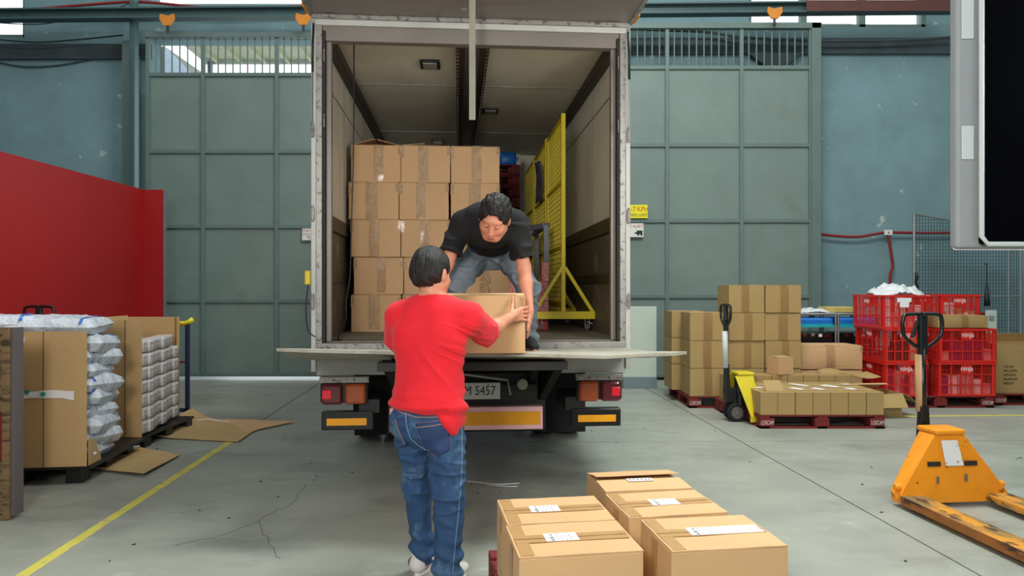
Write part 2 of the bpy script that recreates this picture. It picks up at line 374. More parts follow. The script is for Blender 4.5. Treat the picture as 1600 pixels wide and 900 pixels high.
# jamb columns beside the left leaf
MB().mm(((193-800)*11.35/FPX, 11.3, 0), ((209-800)*11.35/FPX, WY, 5.42)).build('trim_1', K['gateframe'], None, bevel=0.01, kind='structure')
MB().mm(((206-800)*11.2/FPX, 11.12, 0), ((214-800)*11.2/FPX, 11.26, 7.0)).build('trim_2', K['ibeam'], None, bevel=0.01, kind='structure')
# overhead track (I-beam) on which the leaves run
tb = MB()
for (dz, hh_, dd_) in ((0.012, 0.024, 0.18), (0.085, 0.13, 0.02), (0.16, 0.024, 0.18)):
    tb.bar((-13.8, 11.1, 5.61+dz), (7.0, 11.1, 5.79+dz), dd_, hh_)
struct('trim_3', tb, K['ibeam'])
MB().mm((4.6, 11.0, 5.78), (7.02, 11.005, 5.95)).build('trim_4', mat('rusty_brown_cover', (92, 52, 46), 0.7), None, kind='structure')
# roof sheet edge seen over the lintel
rs = MB(); n = 26
def corr(u, v):
    x = gx0+(wx(640)-gx0)*u
    return (x, WY+0.4+v*3.0, wz(5)+0.05+v*0.55+0.035*math.sin(u*2*PI*n))
rs.sheet(corr, n*8, 2, 0.01); rs.build('trim_5', K['darkband'], None, kind='structure')
def trolley(px, py, Y, label):
    t = thing('gate_trolley', label, 'trolley', (0, 0, 0), 0, 'orange trolleys carrying the sliding gates')
    c = P(px, py, Y); t.location = c
    MB().prism([(-0.11, 0, 0.09), (-0.04, 0, 0.06), (0.04, 0, 0.06), (0.11, 0, 0.09), (0.12, 0, 0.0), (0.05, 0, -0.10), (-0.05, 0, -0.10), (-0.12, 0, 0.0)], (0, -0.03, 0)).build('cheek_plate', K['orange'], t, bevel=0.004)
    MB().cyl((-0.06, -0.005, 0.05), (-0.06, 0.05, 0.05), 0.035).cyl((0.06, -0.005, 0.05), (0.06, 0.05, 0.05), 0.035).build('wheel', K['steel'], t)
    MB().cyl((0, 0.0, -0.08), (0, 0.0, -0.2), 0.02, 8).build('hanger_bolt', K['darkband'], t)
trolley(262, 31, 10.99, 'orange gate trolley on overhead track at upper left'); trolley(474, 30, 10.99, 'orange gate trolley on overhead track beside the truck top corner'); trolley(1210, 20, 10.99, 'orange gate trolley on overhead track above the right gate')
# pipes and wires
def wire(name, pts, r, m, label, cat='cable'):
    o = MB().tube(smooth_path(pts), r, 6).build(name, m, None, smooth=True); tag(o, label, cat); return o
def smooth_path(pts, n=8):
    pts = [V(p) for p in pts]; out = []
    for i in range(len(pts)-1):
        p0 = pts[max(i-1, 0)]; p1 = pts[i]; p2 = pts[i+1]; p3 = pts[min(i+2, len(pts)-1)]
        for k in range(n):
            t = k/n; out.append(0.5*((2*p1)+(p2-p0)*t+(2*p0-5*p1+4*p2-p3)*t*t+(3*p1-p0-3*p2+p3)*t**3))
    out.append(pts[-1]); return out
wire('conduit', [P(0, 22, 11.3), P(60, 14, 11.3), P(130, 8, 11.3), P(215, 3, 11.3), P(300, 10, 11.3), P(360, 13, 11.3), P(480, 9, 11.3)], 0.022, K['redpipe'], 'thin red conduit pipe running along the top left of the far wall', 'pipe')
wire('cable', [P(0, 36, 11.4), P(60, 38, 11.4), P(110, 30, 11.4), P(165, 18, 11.4), P(205, 5, 11.4)], 0.008, K['black'], 'thin black cable sagging across the upper left window')
wire('cable', [P(0, 62, 11.4), P(60, 66, 11.4), P(120, 62, 11.4), P(192, 55, 11.4)], 0.012, K['darkband'], 'dark cable running just under the upper left window')
wire('cable', [P(0, 98, 11.575), P(40, 104, 11.575), P(90, 102, 11.575), P(150, 92, 11.575), P(192, 88, 11.575)], 0.012, K['ibeam'], 'teal painted cable sagging under the dark band at left')
wire('cable', [P(985, 46, 11.4), P(1100, 50, 11.4), P(1160, 58, 11.4), P(1270, 64, 11.4), P(1400, 63, 11.4), P(1490, 58, 11.4)], 0.02, K['band'], 'thick dark cable running over the right gate and band')
wire('conduit', [P(1283, 366, 11.5), P(1310, 369, 11.5), P(1340, 370, 11.5), P(1360, 367, 11.5), P(1382, 363, 11.5)], 0.022, K['redpipe'], 'red conduit sagging from the right gate to the junction box', 'pipe')
wire('conduit', [P(1392, 363, 11.5), P(1440, 364, 11.5), P(1500, 364, 11.5), P(1560, 365, 11.5)], 0.022, K['redpipe'], 'red conduit running right of the junction box behind the mesh cage', 'pipe')
wire('conduit', [P(1388, 368, 11.5), P(1390, 380, 11.5), P(1393, 400, 11.5), P(1395, 415, 11.5), P(1391, 430, 11.5), P(1391, 452, 11.5)], 0.022, K['redpipe'], 'red conduit dropping down the wall from the junction box', 'pipe')
jb = MB().box((0, 0, 0), (0.13, 0.06, 0.085)).build('junction_box', K['white'], None, bevel=0.006); jb.location = P(1387, 363.5, 11.5); tag(jb, 'small white electrical junction box on the teal wall', 'box')
MB().box((0, -0.033, 0), (0.02, 0.008, 0.03)).build('socket_slot', K['greyframe'], jb)
# outside: ground, pale building, ribbed awning
MB().mm((-30, WY+0.42, -0.15), (30, 45, -0.001)).build('ground', mat('outdoor_concrete', (226, 226, 220), 0.8), None, kind='structure')
b_ = thing('outdoor_building', 'pale corrugated shed seen through the bars of the left gate', 'building', (-7.4, 15, 0))
MB().mm((-0.9, 0, 0), (0.0, 3, 6.6)).build('wall', mat('shed_wall_grey', (120, 122, 112), 0.7), b_)
MB().prism([(0.0, 0, 0), (0.36, 1.2, 0), (0.36, 1.2, 6.05), (0.0, 0, 6.6)], (0, 0.02, 0)).build('side_wall', K['sky_sheet'], b_)
MB().prism([(0.36, 1.2, 0), (0.40, 1.2, 0), (0.40, 1.2, 6.0), (0.36, 1.2, 6.05)], (0, 0.2, 0)).build('edge_flashing', K['gateframe'], b_)
for k in range(8): MB().mm((-0.88+k*0.11, -0.03, 0), (-0.84+k*0.11, 0, 6.6)).build('cladding_rib', mat('shed_rib_grey', (96, 108, 110), 0.7) if k == 0 else bpy.data.materials['shed_rib_grey'], b_)
aw = thing('awning', 'cream ribbed awning roof outside seen through the left gate bars', 'awning', (-6.1, 12.0, 6.0))
MB().prism([(0, 0.2, 0), (12, 0.2, 0), (12, 2.06, 0), (-0.1, 2.06, 0)], (0, 0, 0.03)).build('sheet', K['awning'], aw)
for k in range(24): MB().box((0.25+k*0.47, 1.1, -0.04), (0.05, 1.9, 0.08)).build('rib', K['awning'], aw)
MB().box((6, 2.07, -0.03), (12.1, 0.06, 0.10)).build('gutter', K['white'], aw)
for x in (0.1, 11.8): MB().box((x, 2.0, -3.05), (0.08, 0.08, 6.0)).build('post', K['greyframe'], aw)
# signs
def sign(name, px0, py0, px1, py1, Y, m, lines, label, fm=None):
    a = P(px0, py0, Y); b = P(px1, py1, Y); cx, cz = (a.x+b.x)/2, (a.z+b.z)/2
    t = thing(name, label, 'sign', (cx, Y, cz)); w_, h_ = b.x-a.x, a.z-b.z
    MB().box((0, 0, 0), (w_, 0.006, h_)).build('plate', m, t, bevel=0.002)
    for (s_, sz, dx, dz, im, sx) in lines: text(s_, sz*h_, FR(dx*w_, -0.004, dz*h_), im, t, sx=sx)
    return t
sg = sign('speed_sign', 979, 320, 1012, 341, 11.05, K['signyellow'], [('5-7 KPH', 0.52, 0.04, 0.16, K['signred'], 0.85), ('SPEED LIMIT', 0.30, 0.02, -0.28, K['ink'], 0.9)], 'yellow speed limit sign on the right gate beside the truck')
sg = sign('alert_sign', 973, 349, 1005.5, 370.5, 11.05, K['white'], [('STAY ALERT', 0.30, 0.0, 0.28, K['signred'], 0.9)], 'white alert sign with a truck picture under the yellow speed sign')
MB().box((0.10, -0.005, -0.03), (0.09, 0.004, 0.05)).box((0.05, -0.005, -0.045), (0.05, 0.004, 0.02)).cyl((0.08, -0.003, -0.065), (0.08, -0.008, -0.065), 0.018, 12).cyl((0.13, -0.003, -0.065), (0.13, -0.008, -0.065), 0.018, 12).build('forklift_picture', K['ink'], sg)
sign('stay_alert_sign', 472, 357, 505, 375.5, 11.15, K['white'], [('STAY ALERT', 0.30, 0.0, 0.3, K['signred'], 1.1), ('WATCH FOR MOVING', 0.17, 0.0, 0.02, K['ink'], 1.0), ('VEHICLES AND', 0.17, 0.0, -0.17, K['ink'], 1.0), ('FORKLIFTS', 0.17, 0.0, -0.35, K['ink'], 1.0)], 'white stay alert sign on the left gate beside the truck')
# red partition
rp = thing('red_partition', 'long red painted partition with a short return at left', 'partition', (-5.2, 10, 0))
MB().mm((-0.06, -7.5, 0), (0, 0, 2.84)).build('long_panel', K['redwall'], rp)
MB().mm((0, -0.05, 0), (0.27, 0.0, 2.84)).build('return_panel', K['redwall'], rp)
MB().mm((0.272, -0.05, 0), (0.29, 0.0, 2.84)).build('edge_strip', K['greyframe'], rp)
# painted floor lines
def floor_line(pts, wd, label):
    m_ = MB(); pts = [V(p) for p in pts]
    for a, b in zip(pts[:-1], pts[1:]): m_.bar(a+V((0, 0, 0.0006)), b+V((0, 0, 0.0006)), wd, 0.0014)
    tag(m_.build('floor_marking', K['yline'], None), label, 'floor marking')
floor_line([ground(20, 909), ground(372, 682)], 0.065, 'faded yellow painted line along the floor at left')
floor_line([ground(1385, 650.5), ground(1720, 648)], 0.06, 'faint yellow painted line across the floor at far right')
# pale board leaning by the gate
pb = thing('pale_board', 'pale mint board with blue-grey foot standing at the gate beside the truck', 'board', (P(1000, 0, 10.2).x, 10.2, 0))
MB().mm((-0.25, 0, 0.16), (0.24, 0.05, P(0, 479, 10.2).z)).build('upper_panel', K['pale'], pb, bevel=0.005)
MB().mm((-0.25, -0.03, 0), (0.24, 0.08, 0.16)).build('foot_panel', K['bluegrey'], pb, bevel=0.005)
# ================================================================= TRUCK
TO = V((-0.29, 5.3, 0)); ZD = 1.05
TR = Matrix.Translation(TO) @ Matrix.Rotation(TH, 4, 'Z'); TRi = TR.inverted()
def tl(px, py, yl):
    """pixel -> truck-local point on the plane y = yl"""
    o = TRi @ V((0, 0, HC)); d = TRi.to_3x3() @ V(((px-800)/FPX, 1, -(py-450)/FPX))
    t = (yl-o.y)/d.y; return o+d*t
def tw(x, y, z=ZD): return TR @ V((x, y, z))
truck = thing('truck', 'white box truck backed in with its rear open and tail lift lowered', 'truck', TO, TH)
tp = lambda mb, n, m, **k: mb.build(n, m, truck, **k)
LT = 4.9; ZR = 3.42
def wallpart(side):
    s = side
    w_ = tp(MB().mm((s*1.20, 0.05, ZD-0.12), (s*1.165, LT, ZR)), 'side_wall', K['truckwhite'])
    lng = MB().mm((s*1.165, 0.09, ZD+0.98), (s*1.135, LT, ZR-0.03)).build('upper_lining', K['lining'], w_)
    lng = MB().mm((s*1.165, 0.09, ZD), (s*1.145, LT, ZD+0.86)).build('kick_panel', K['lininglow'], w_)
    MB().mm((s*1.165, 0.09, ZD+0.86), (s*1.115, LT, ZD+0.98)).build('load_rail', K['rail'], w_, bevel=0.004)
    MB().mm((s*1.165, 0.09, ZD+0.44), (s*1.13, LT, ZD+0.52)).build('load_rail', K['rail'], w_, bevel=0.004)
    MB().mm((s*1.165, 0.09, ZR-0.13), (s*1.06, LT, ZR-0.03)).build('ceiling_rail', K['rail'], w_, bevel=0.01)
    MB().mm((s*1.136, 0.1, ZR-0.40), (s*1.1335, LT, ZR-0.39)).build('panel_seam', K['rail'], w_)
    for y in (1.1, 2.3, 3.5):
        MB().mm((s*1.136, y, ZD+0.98), (s*1.1325, y+0.012, ZR-0.12)).build('panel_joint', K['alu'], w_)
    for k in range(14): pass
wallpart(-1); wallpart(1)
rf = tp(MB().mm((-1.2, 0.05, ZR-0.03), (1.2, LT, ZR+0.04)), 'roof', K['truckwhite'])
ys = [0.12, 1.42, 3.42, LT-0.03]
for i in range(3):
    for s in (-1, 1):
        MB().mm((s*0.13, ys[i]+0.006, ZR-0.045), (s*1.13, ys[i+1]-0.006, ZR-0.03)).build('ceiling_panel', K['lining'], rf)
for y in ys[1:3]: MB().mm((-1.13, y-0.006, ZR-0.05), (1.13, y+0.006, ZR-0.03)).build('ceiling_joint', K['alu'], rf)
dm = MB().mm((-0.13, 0.12, ZR-0.06), (0.13, LT, ZR-0.03)).build('centre_duct', K['greyframe'], rf)
dd = MB()
for s in (-1, 1): dd.mm((s*0.13, 0.12, ZR-0.11), (s*0.06, LT, ZR-0.05))
dd.build('centre_rail', K['rail'], rf, bevel=0.006)
holes = MB()
for s in (-1, 1):
    for k in range(48): holes.box((s*0.115, 0.2+k*0.09, ZR-0.112), (0.008, 0.02, 0.004))
holes.build('rail_rivets', K['alu'], rf, kind='stuff')
tp(MB().mm((-1.2, LT-0.02, ZD-0.1), (1.2, LT+0.03, ZR+0.04)), 'front_bulkhead', K['lining'])
fd = tp(MB().mm((-1.165, 0.06, ZD-0.1), (1.165, LT, ZD-0.006)), 'load_floor', K['deck'])
for k in range(10): MB().mm((-1.15, 0.07+k*0.48, ZD-0.006), (1.15, 0.07+k*0.48+0.474, ZD)).build('floor_plank', K['deck'], fd)
# interior lamps
for (px, py) in ((672, 100), (766, 173), (684, 221)):
    Y = (ZR-0.05-HC)*FPX/(450-py); c = TRi @ P(px, py, Y)
    lf = tp(MB().box((c.x, c.y, ZR-0.055), (0.17, 0.22, 0.02)), 'load_lamp', K['black'], bevel=0.004)
    MB().box((c.x, c.y, ZR-0.068), (0.12, 0.15, 0.012)).build('lamp_glass', K['lampglass'], lf, bevel=0.003)
# rear frame
for s in (-1, 1):
    p_ = tp(MB().mm((s*1.20, 0, 0.83), (s*1.165, 0.06, ZR+0.02)), 'rear_post', K['truckwhite'], bevel=0.004)
    MB().mm((s*1.165, 0.0, ZD-0.02), (s*1.120, 0.05, ZR-0.02)).build('aluminium_jamb', K['alu'], p_, bevel=0.004)
    MB().mm((s*1.120, -0.004, ZD), (s*1.095, 0.05, ZR-0.06)).build('rubber_seal', K['seal'], p_, bevel=0.006)
    MB().mm((s*1.100, 0.05, ZD), (s*1.06, 0.10, ZR-0.08)).build('inner_post', K['lid'], p_, bevel=0.004)
    MB().tube([(s*1.178, -0.02, ZR-0.02), (s*1.183, -0.03, ZR-0.18), (s*1.186, -0.025, ZR-0.38)], 0.009, 6).build('gas_strut', K['black'], p_, smooth=True)
    MB().tube([(s*1.186, -0.025, ZR-0.36), (s*1.186, -0.025, ZR-0.78)], 0.005, 6).build('strut_rod', K['steel'], p_)
    for z in (ZR-0.8, 2.0, 1.35): MB().box((s*1.185, -0.012, z), (0.025, 0.024, 0.09)).cyl((s*1.185, -0.02, z-0.06), (s*1.185, -0.02, z+0.06), 0.009, 8).build('hinge', K['alu'], p_, bevel=0.003)
    for z in (ZR-0.30, ZR-0.78): MB().tube([(s*1.10, -0.006, z), (s*1.10, -0.03, z), (s*1.10, -0.03, z+0.09), (s*1.10, -0.006, z+0.09)], 0.004, 6).build('grab_hook', K['alu'], p_)
hd = tp(MB().mm((-1.2, 0, ZR-0.02), (1.2, 0.06, ZR+0.06)), 'rear_header', K['truckwhite'], bevel=0.006)
MB().mm((-1.12, 0.02, ZR-0.13), (1.12, 0.10, ZR-0.02)).build('inner_header', K['lid'], hd, bevel=0.004)
MB().mm((-1.19, -0.03, ZR+0.02), (1.19, 0.0, ZR+0.05)).build('hinge_extrusion', K['alu'], hd, bevel=0.004)
for k in range(12): MB().box((-1.1+k*0.2, -0.034, ZR+0.052), (0.012, 0.006, 0.006)).build('rivet', K['alu'], hd)
# raised top door
dr = tp(MB().prism([(-1.2, -0.02, ZR+0.05), (-1.2, -0.50, ZR+0.045), (-1.2, -0.50, ZR+0.085), (-1.2, -0.02, ZR+0.095)], (2.4, 0, 0)), 'top_door', K['lid'])
MB().mm((-1.21, -0.515, ZR+0.043), (1.21, -0.50, ZR+0.09)).build('edge_trim', K['truckwhite'], dr, bevel=0.003)
for s in (-1, 1):
    MB().box((s*1.195, -0.25, ZR+0.066), (0.03, 0.5, 0.05)).build('side_trim', K['alu'], dr)
    MB().box((s*1.06, -0.03, ZR+0.035), (0.10, 0.03, 0.02)).build('hinge_plate', K['alu'], dr, bevel=0.003)
    MB().box((s*1.215, -0.12, ZR+0.06), (0.025, 0.16, 0.05)).build('marker_lamp', K['orange'], dr, bevel=0.01)
MB().box((-0.07, -0.2, ZR+0.046), (0.04, 0.02, 0.012)).build('strap_ring', K['steel'], dr)
a = tl(738, 4, -0.42); b = tl(738, 187, -0.42)
MB().sheet(lambda u, v: (a.x-0.022+0.044*v, -0.42+0.01*math.sin(u*7), ZR+0.044+(b.z-ZR-0.044)*u), 10, 1, 0.005).build('pull_strap', K['strapgrey'], dr)
# lower body, sill
sl = tp(MB().mm((-1.165, -0.02, ZD-0.075), (1.165, 0.06, ZD-0.008)), 'sill', K['alu'], bevel=0.006)
for s in (-1, 1):
    lb = tp(MB().prism([(s*1.165, 0.03, ZD-0.09), (s*0.53, 0.03, ZD-0.09), (s*0.53, 0.03, 0.80), (s*1.165, 0.03, 0.80)] if s < 0 else [(s*0.53, 0.03, ZD-0.09), (s*1.165, 0.03, ZD-0.09), (s*1.165, 0.03, 0.80), (s*0.53, 0.03, 0.80)], (0, 0.05, 0)), 'rear_panel', K['truckwhite'])
    # lamp cluster
    lc = tp(MB().box((s*0.955, -0.0, 0.770), (0.36, 0.05, 0.045)), 'lamp_bracket', K['alu'], bevel=0.003)
    for k in range(5): MB().cyl((s*0.955-0.15+k*0.075, -0.026, 0.770), (s*0.955-0.15+k*0.075, -0.034, 0.770), 0.011 if k % 2 == 0 else 0.006, 8).build('bolt', K['steel'] if k % 2 == 0 else K['black'], lc)
    MB().mm((s*0.955-0.175, -0.02, 0.60), (s*0.955+0.175, 0.05, 0.745)).build('lamp_housing', K['black'], lc, bevel=0.012)
    for q_, xx in ((0, s*1.04), (1, s*0.87)):
        le = MB().box((xx, -0.035, 0.668), (0.150, 0.04, 0.152)).build('tail_light' if q_ == 0 else 'indicator_light', K['redlens'] if q_ == 0 else K['amberlens'], lc, bevel=0.018, label='dark red square tail light' if q_ == 0 else 'amber indicator light')
    MB().box((s*1.075, -0.058, 0.668), (0.065, 0.006, 0.065)).build('red_reflector', K['redlens2'], lc, bevel=0.004)
    # stub bumper
    sb = tp(MB().mm((s*1.12-0.0, -0.03, 0.40), (s*0.74, 0.06, 0.535)), 'stub_bumper', K['blackmetal'], bevel=0.008)
    MB().box((s*0.935, -0.033, 0.462), (0.29, 0.006, 0.052)).build('amber_strip', K['amber'], sb)
    MB().mm((s*0.85, 0.0, 0.52), (s*0.70, 0.5, 0.62)).build('bumper_arm', K['chassis'], sb)
# centre bumper, plate
cb = tp(MB().mm((-0.62, -0.05, 0.39), (0.52, 0.03, 0.56)), 'centre_bumper', K['pinkwhite'], bevel=0.004)
MB().mm((-0.6, -0.054, 0.425), (0.50, -0.048, 0.525)).build('amber_strip', K['amber'], cb)
MB().mm((-0.64, 0.03, 0.36), (0.55, 0.09, 0.60)).build('bumper_beam', K['chassis'], cb, bevel=0.005)
pc = tl(740, 611, -0.02)
np_ = tp(MB().box((pc.x, -0.02, pc.z), (0.40, 0.012, 0.125)), 'number_plate', K['plate'], bevel=0.006)
text('M 5457', 0.098, FR(pc.x+0.045, -0.027, pc.z), K['ink'], np_, sx=0.80)
MB().cyl((pc.x+0.11, -0.025, pc.z+0.048), (pc.x+0.11, -0.032, pc.z+0.048), 0.007, 8).build('screw', K['steel'], np_)
tp(MB().mm((-0.6, 0.0, 0.60), (0.48, 0.05, 0.72)).mm((-0.6, 0.05, 0.72), (0.48, 0.06, 0.80)), 'plate_panel', K['chassis'])
mu = tl(816, 600, 0.0); tp(MB().cyl((mu.x, -0.03, mu.z), (mu.x, 0.3, mu.z), 0.042, 20), 'work_lamp', K['lampglass'], bevel=0.008)
MB().mm((0, 0, 0), (0.001, 0.001, 0.001))
tp(MB().mm((-0.7, -0.06, 0.86), (0.42, -0.01, 0.93)), 'lift_cross_beam', K['lid'], bevel=0.006)
tp(MB().tube([(-0.40, -0.10, 0.86), (0.25, -0.12, 0.77), (0.27, -0.12, 0.66)], 0.01, 6), 'hydraulic_pipe', K['steel'])
for s in (-1, 1):
    tp(MB().bar((s*0.62, -0.25, 0.95), (s*0.50, 0.35, 0.52), 0.07, 0.13), 'lift_arm', K['chassis'], bevel=0.008)
    tp(MB().cyl((s*0.46, -0.15, 0.90), (s*0.42, 0.4, 0.48), 0.035, 12), 'hydraulic_cylinder', K['chassis'])
    tp(MB().mm((s*0.50, 0.1, 0.62), (s*0.38, 9.0-3.0, 0.86)), 'chassis_rail', K['chassis'])
    tp(MB().mm((s*0.99, 0.75, 0.20), (s*0.60, 0.77, 0.85)), 'mud_flap', K['rubber'])
for y in (0.2, 1.0, 2.6, 4.0): tp(MB().mm((-0.5, y, 0.64), (0.5, y+0.08, 0.9)), 'cross_member', K['chassis'])
tp(MB().mm((-1.16, 0.1, 0.84), (1.16, LT, 0.94)), 'floor_bearers', K['chassis'])
tp(MB().mm((-0.60, 0.12, 0.36), (0.50, 0.14, 0.66)), 'lift_guard', K['chassis'])
def wheel(x, y, w_, r=0.44):
    t_ = tp(MB().tube([(x+w_*a, y, r) for a in (0, 0.02, 1, 1.02)], 0.1, 8), 'wheel', K['rubber'])
    bpy.data.objects.remove(t_)
    o = tp(MB().cyl((x, y, r), (x+w_, y, r), r, 36), 'wheel', K['rubber'], bevel=0.03)
    h_ = MB().cyl((x-0.01, y, r), (x+w_+0.01, y, r), 0.24, 24); h_.build('rim', K['alu'], o)
for s in (-1, 1):
    for off in (0.62, 0.87): wheel(s*off if s > 0 else -off-0.22, 1.75, 0.22)
    wheel(s*0.80 if s > 0 else -1.02, 5.9, 0.22)
tp(MB().cyl((-0.6, 1.75, 0.44), (0.6, 1.75, 0.44), 0.08).cyl((-0.14, 1.75, 0.44), (0.14, 1.75, 0.44), 0.2), 'rear_axle', K['chassis'])
tp(MB().mm((0.55, 2.7, 0.45), (1.1, 3.9, 0.82)), 'fuel_tank', K['chassis'], bevel=0.05)
cbm = tp(MB().prism([(-1.08, 5.1, 0.45), (-1.08, 6.9, 0.45), (-1.08, 6.95, 1.4), (-1.08, 6.7, 2.55), (-1.08, 5.1, 2.6)], (2.16, 0, 0)), 'cab', K['truckwhite'], bevel=0.05)
MB().prism([(-0.95, 6.955, 1.5), (0.95, 6.955, 1.5), (0.93, 6.72, 2.45), (-0.93, 6.72, 2.45)], (0, 0.02, 0)).build('windscreen', K['black'], cbm)
MB().mm((-0.7, 5.3, 0.3), (0.7, 6.6, 0.5)).build('engine_sump', K['chassis'], cbm)
# tail-lift platform
pl = [tl(497, 537, -0.03), tl(985, 536, -0.03)]
f0 = tl(431, 545, -1.22); f1 = tl(1071, 550.5, -1.10)
tp_ = MB(); poly = [V((-1.17, -0.04, ZD-0.055)), V((1.17, -0.04, ZD-0.055)), V((1.175, -0.6, ZD-0.030)), tl(1073, 549, -1.02), tl(1056, 551, -1.12), tl(1020, 552, -1.15), tl(944, 556, -1.15), tl(840, 553, -1.15), tl(724, 551.5, -1.15), tl(613, 549, -1.15), tl(480, 546, -1.13), tl(432, 544, -1.08), V((-1.175, -0.6, ZD-0.018))]
n = len(poly); ctr = sum((p for p in poly), V())/n
vs_ = [p for p in poly]+[V((p.x, p.y, p.z-(0.075 if p.y > -0.2 else (0.045 if p.y > -0.8 else 0.018)))) for p in poly]+[ctr, ctr-V((0, 0, 0.05))]
fs = [(i, (i+1) % n, 2*n) for i in range(n)]+[((i+1) % n+n, i+n, 2*n+1) for i in range(n)]+[(i+n, (i+1) % n+n, (i+1) % n, i) for i in range(n)]
tp_.add([tuple(v) for v in vs_], [tuple(reversed(f)) for f in fs])
pf = tp(tp_, 'lift_platform', K['liftplate'])
MB().mm((-0.60, -1.05, ZD-0.10), (0.55, -0.95, ZD-0.05)).build('edge_stiffener', K['chassis'], pf)
MB().mm((-0.55, -0.9, ZD-0.12), (0.5, -0.25, ZD-0.065)).build('underframe', K['chassis'], pf)
# yellow pendant control on the left side with cable
pcx = tl(482, 434, 0.04)
pd = tp(MB().box((pcx.x-0.0, 0.03, pcx.z), (0.045, 0.05, 0.105)), 'pendant_control', K['yellow'], bevel=0.008, label='yellow pendant control')
c0 = pcx-V((0, 0, 0.05)); tp(MB().tube(smooth_path([c0, tl(478, 480, 0.03), tl(481, 515, 0.02), tl(492, 526, -0.03)]), 0.004, 6), 'control_cable', K['black'])
# loose black cable inside the left post
cb0 = [TR @ tl(553, 58, 0.3), TR @ tl(553, 150, 0.3), TR @ tl(552, 250, 0.3), TR @ tl(549, 350, 0.3), TR @ tl(547, 430, 0.3), TR @ tl(541, 470, 0.28), TR @ tl(540, 500, 0.25), TR @ tl(528, 527, 0.15), tw(-1.0, 0.12, ZD+0.006), tw(-1.09, 0.09, ZD+0.006)]
wire('hanging_cable', cb0, 0.006, K['black'], 'black cable hanging down inside the left edge of the truck')
# ================================================================= CARTONS
def grid_box(w_, d, h, n=5, bulge=0.006, seed=0, jit=0.002, open_top=False):
    """carton body, base centre at origin, faces slightly bowed"""
    rnd = random.Random(seed); mb = MB(); idx = {}
    ox = [rnd.uniform(0.3, 1.2) for _ in range(6)]
    def vid(i, j, k):
        if (i, j, k) in idx: return idx[(i, j, k)]
        u, v, t = i/n, j/n, k/n
        x, y, z = (u-0.5)*w_, (v-0.5)*d, t*h
        bx = 16*v*(1-v)*t*(1-t); by = 16*u*(1-u)*t*(1-t)
        if i == 0: x -= bulge*bx*ox[0]
        if i == n: x += bulge*bx*ox[1]
        if j == 0: y -= bulge*by*ox[2]
        if j == n: y += bulge*by*ox[3]
        q = noise.noise_vector(V((x*4+seed, y*4, z*4)))*jit
        mb.v.append((x+q.x, y+q.y, z+q.z)); idx[(i, j, k)] = len(mb.v)-1; return idx[(i, j, k)]
    for a in range(n):
        for b in range(n):
            mb.f.append((vid(a, 0, b), vid(a+1, 0, b), vid(a+1, 0, b+1), vid(a, 0, b+1)))
            mb.f.append((vid(a, n, b), vid(a, n, b+1), vid(a+1, n, b+1), vid(a+1, n, b)))
            mb.f.append((vid(0, a, b), vid(0, a, b+1), vid(0, a+1, b+1), vid(0, a+1, b)))
            mb.f.append((vid(n, a, b), vid(n, a+1, b), vid(n, a+1, b+1), vid(n, a, b+1)))
            mb.f.append((vid(a, b, 0), vid(a, b+1, 0), vid(a+1, b+1, 0), vid(a+1, b, 0)))
            if not open_top: mb.f.append((vid(a, b, n), vid(a+1, b, n), vid(a+1, b+1, n), vid(a, b+1, n)))
    return mb
CW, CD, CHT = 0.455, 0.34, 0.335
def tape_strip(w_, d, h, bulge, seed, m, corners=True, x0=0.0, top=0.07):
    rnd = random.Random(seed+50); mb = MB(); hw = rnd.uniform(0.040, 0.055); z0 = rnd.uniform(0.0, 0.02); z1 = h
    y = lambda x, z: -d/2-0.0035-bulge*(16*(x/w_+0.5)*(0.5-x/w_)*(z/h)*(1-z/h))*1.2
    nz = 6
    mb.sheet(lambda u, v: (x0-hw+2*hw*v, y(x0, z0+(z1-z0)*u), z0+(z1-z0)*u), nz, 1, 0.001)
    mb.sheet(lambda u, v: (x0-hw+2*hw*v, -d/2+top*u, h+0.002), 1, 1, 0.001)
    return mb
def carton(name, label, w_=CW, d=CD, h=CHT, seed=0, m='card', tape='tape', loc=(0, 0, 0), rz=0, group=None, flaps=0.0, bulge=0.006, corner=True, tent=None):
    t = thing(name, label, 'box', loc, rz, group)
    hh = h-0.006
    grid_box(w_, d, hh, 5, bulge, seed).build('carton_body', K[m], t, bevel=0.003, seg=1)
    rnd = random.Random(seed+9)
    # two long top flaps, meeting in the middle or lifted
    for s in ((-1, 1) if tent else ()):
        MB().sheet(lambda u, v, s=s: (s*(w_/2-0.002-(w_/2-0.012)*u), (v-0.5)*(d-0.01), h-0.003+w_/2*tent[0 if s < 0 else 1]*u), 2, 2, 0.004).build('top_flap', K[m], t)
    for s in (-1, 1):
        up = flaps*(1 if s < 0 else 0.9)
        c, sn = math.cos(up), math.sin(up); L = d/2-0.002
        def fp(u, v, s=s, c=c, sn=sn, L=L): return ((v-0.5)*(w_-0.004), s*(d/2-0.001-L*u*c), h-0.003+L*u*sn+0.004*math.sin(u*PI)*(1 if flaps == 0 else 0))
        MB().sheet(fp, 3, 2, 0.004).build('top_flap', K[m], t)
    tape_strip(w_, d, h, bulge, seed, K[tape], x0=rnd.uniform(-0.03, 0.03)).build('front_tape', K[tape], t)
    if corner:
        MB().box((-w_/2+0.012, -d/2-0.003, h*0.82), (0.03, 0.001, h*0.3)).box((w_/2-0.012, -d/2-0.003, h*0.85), (0.03, 0.001, h*0.22)).build('corner_tape', K[tape], t)
    return t
ORD = {1: 'bottom', 2: 'second from the bottom', 3: 'middle', 4: 'fourth from the bottom', 5: 'top'}
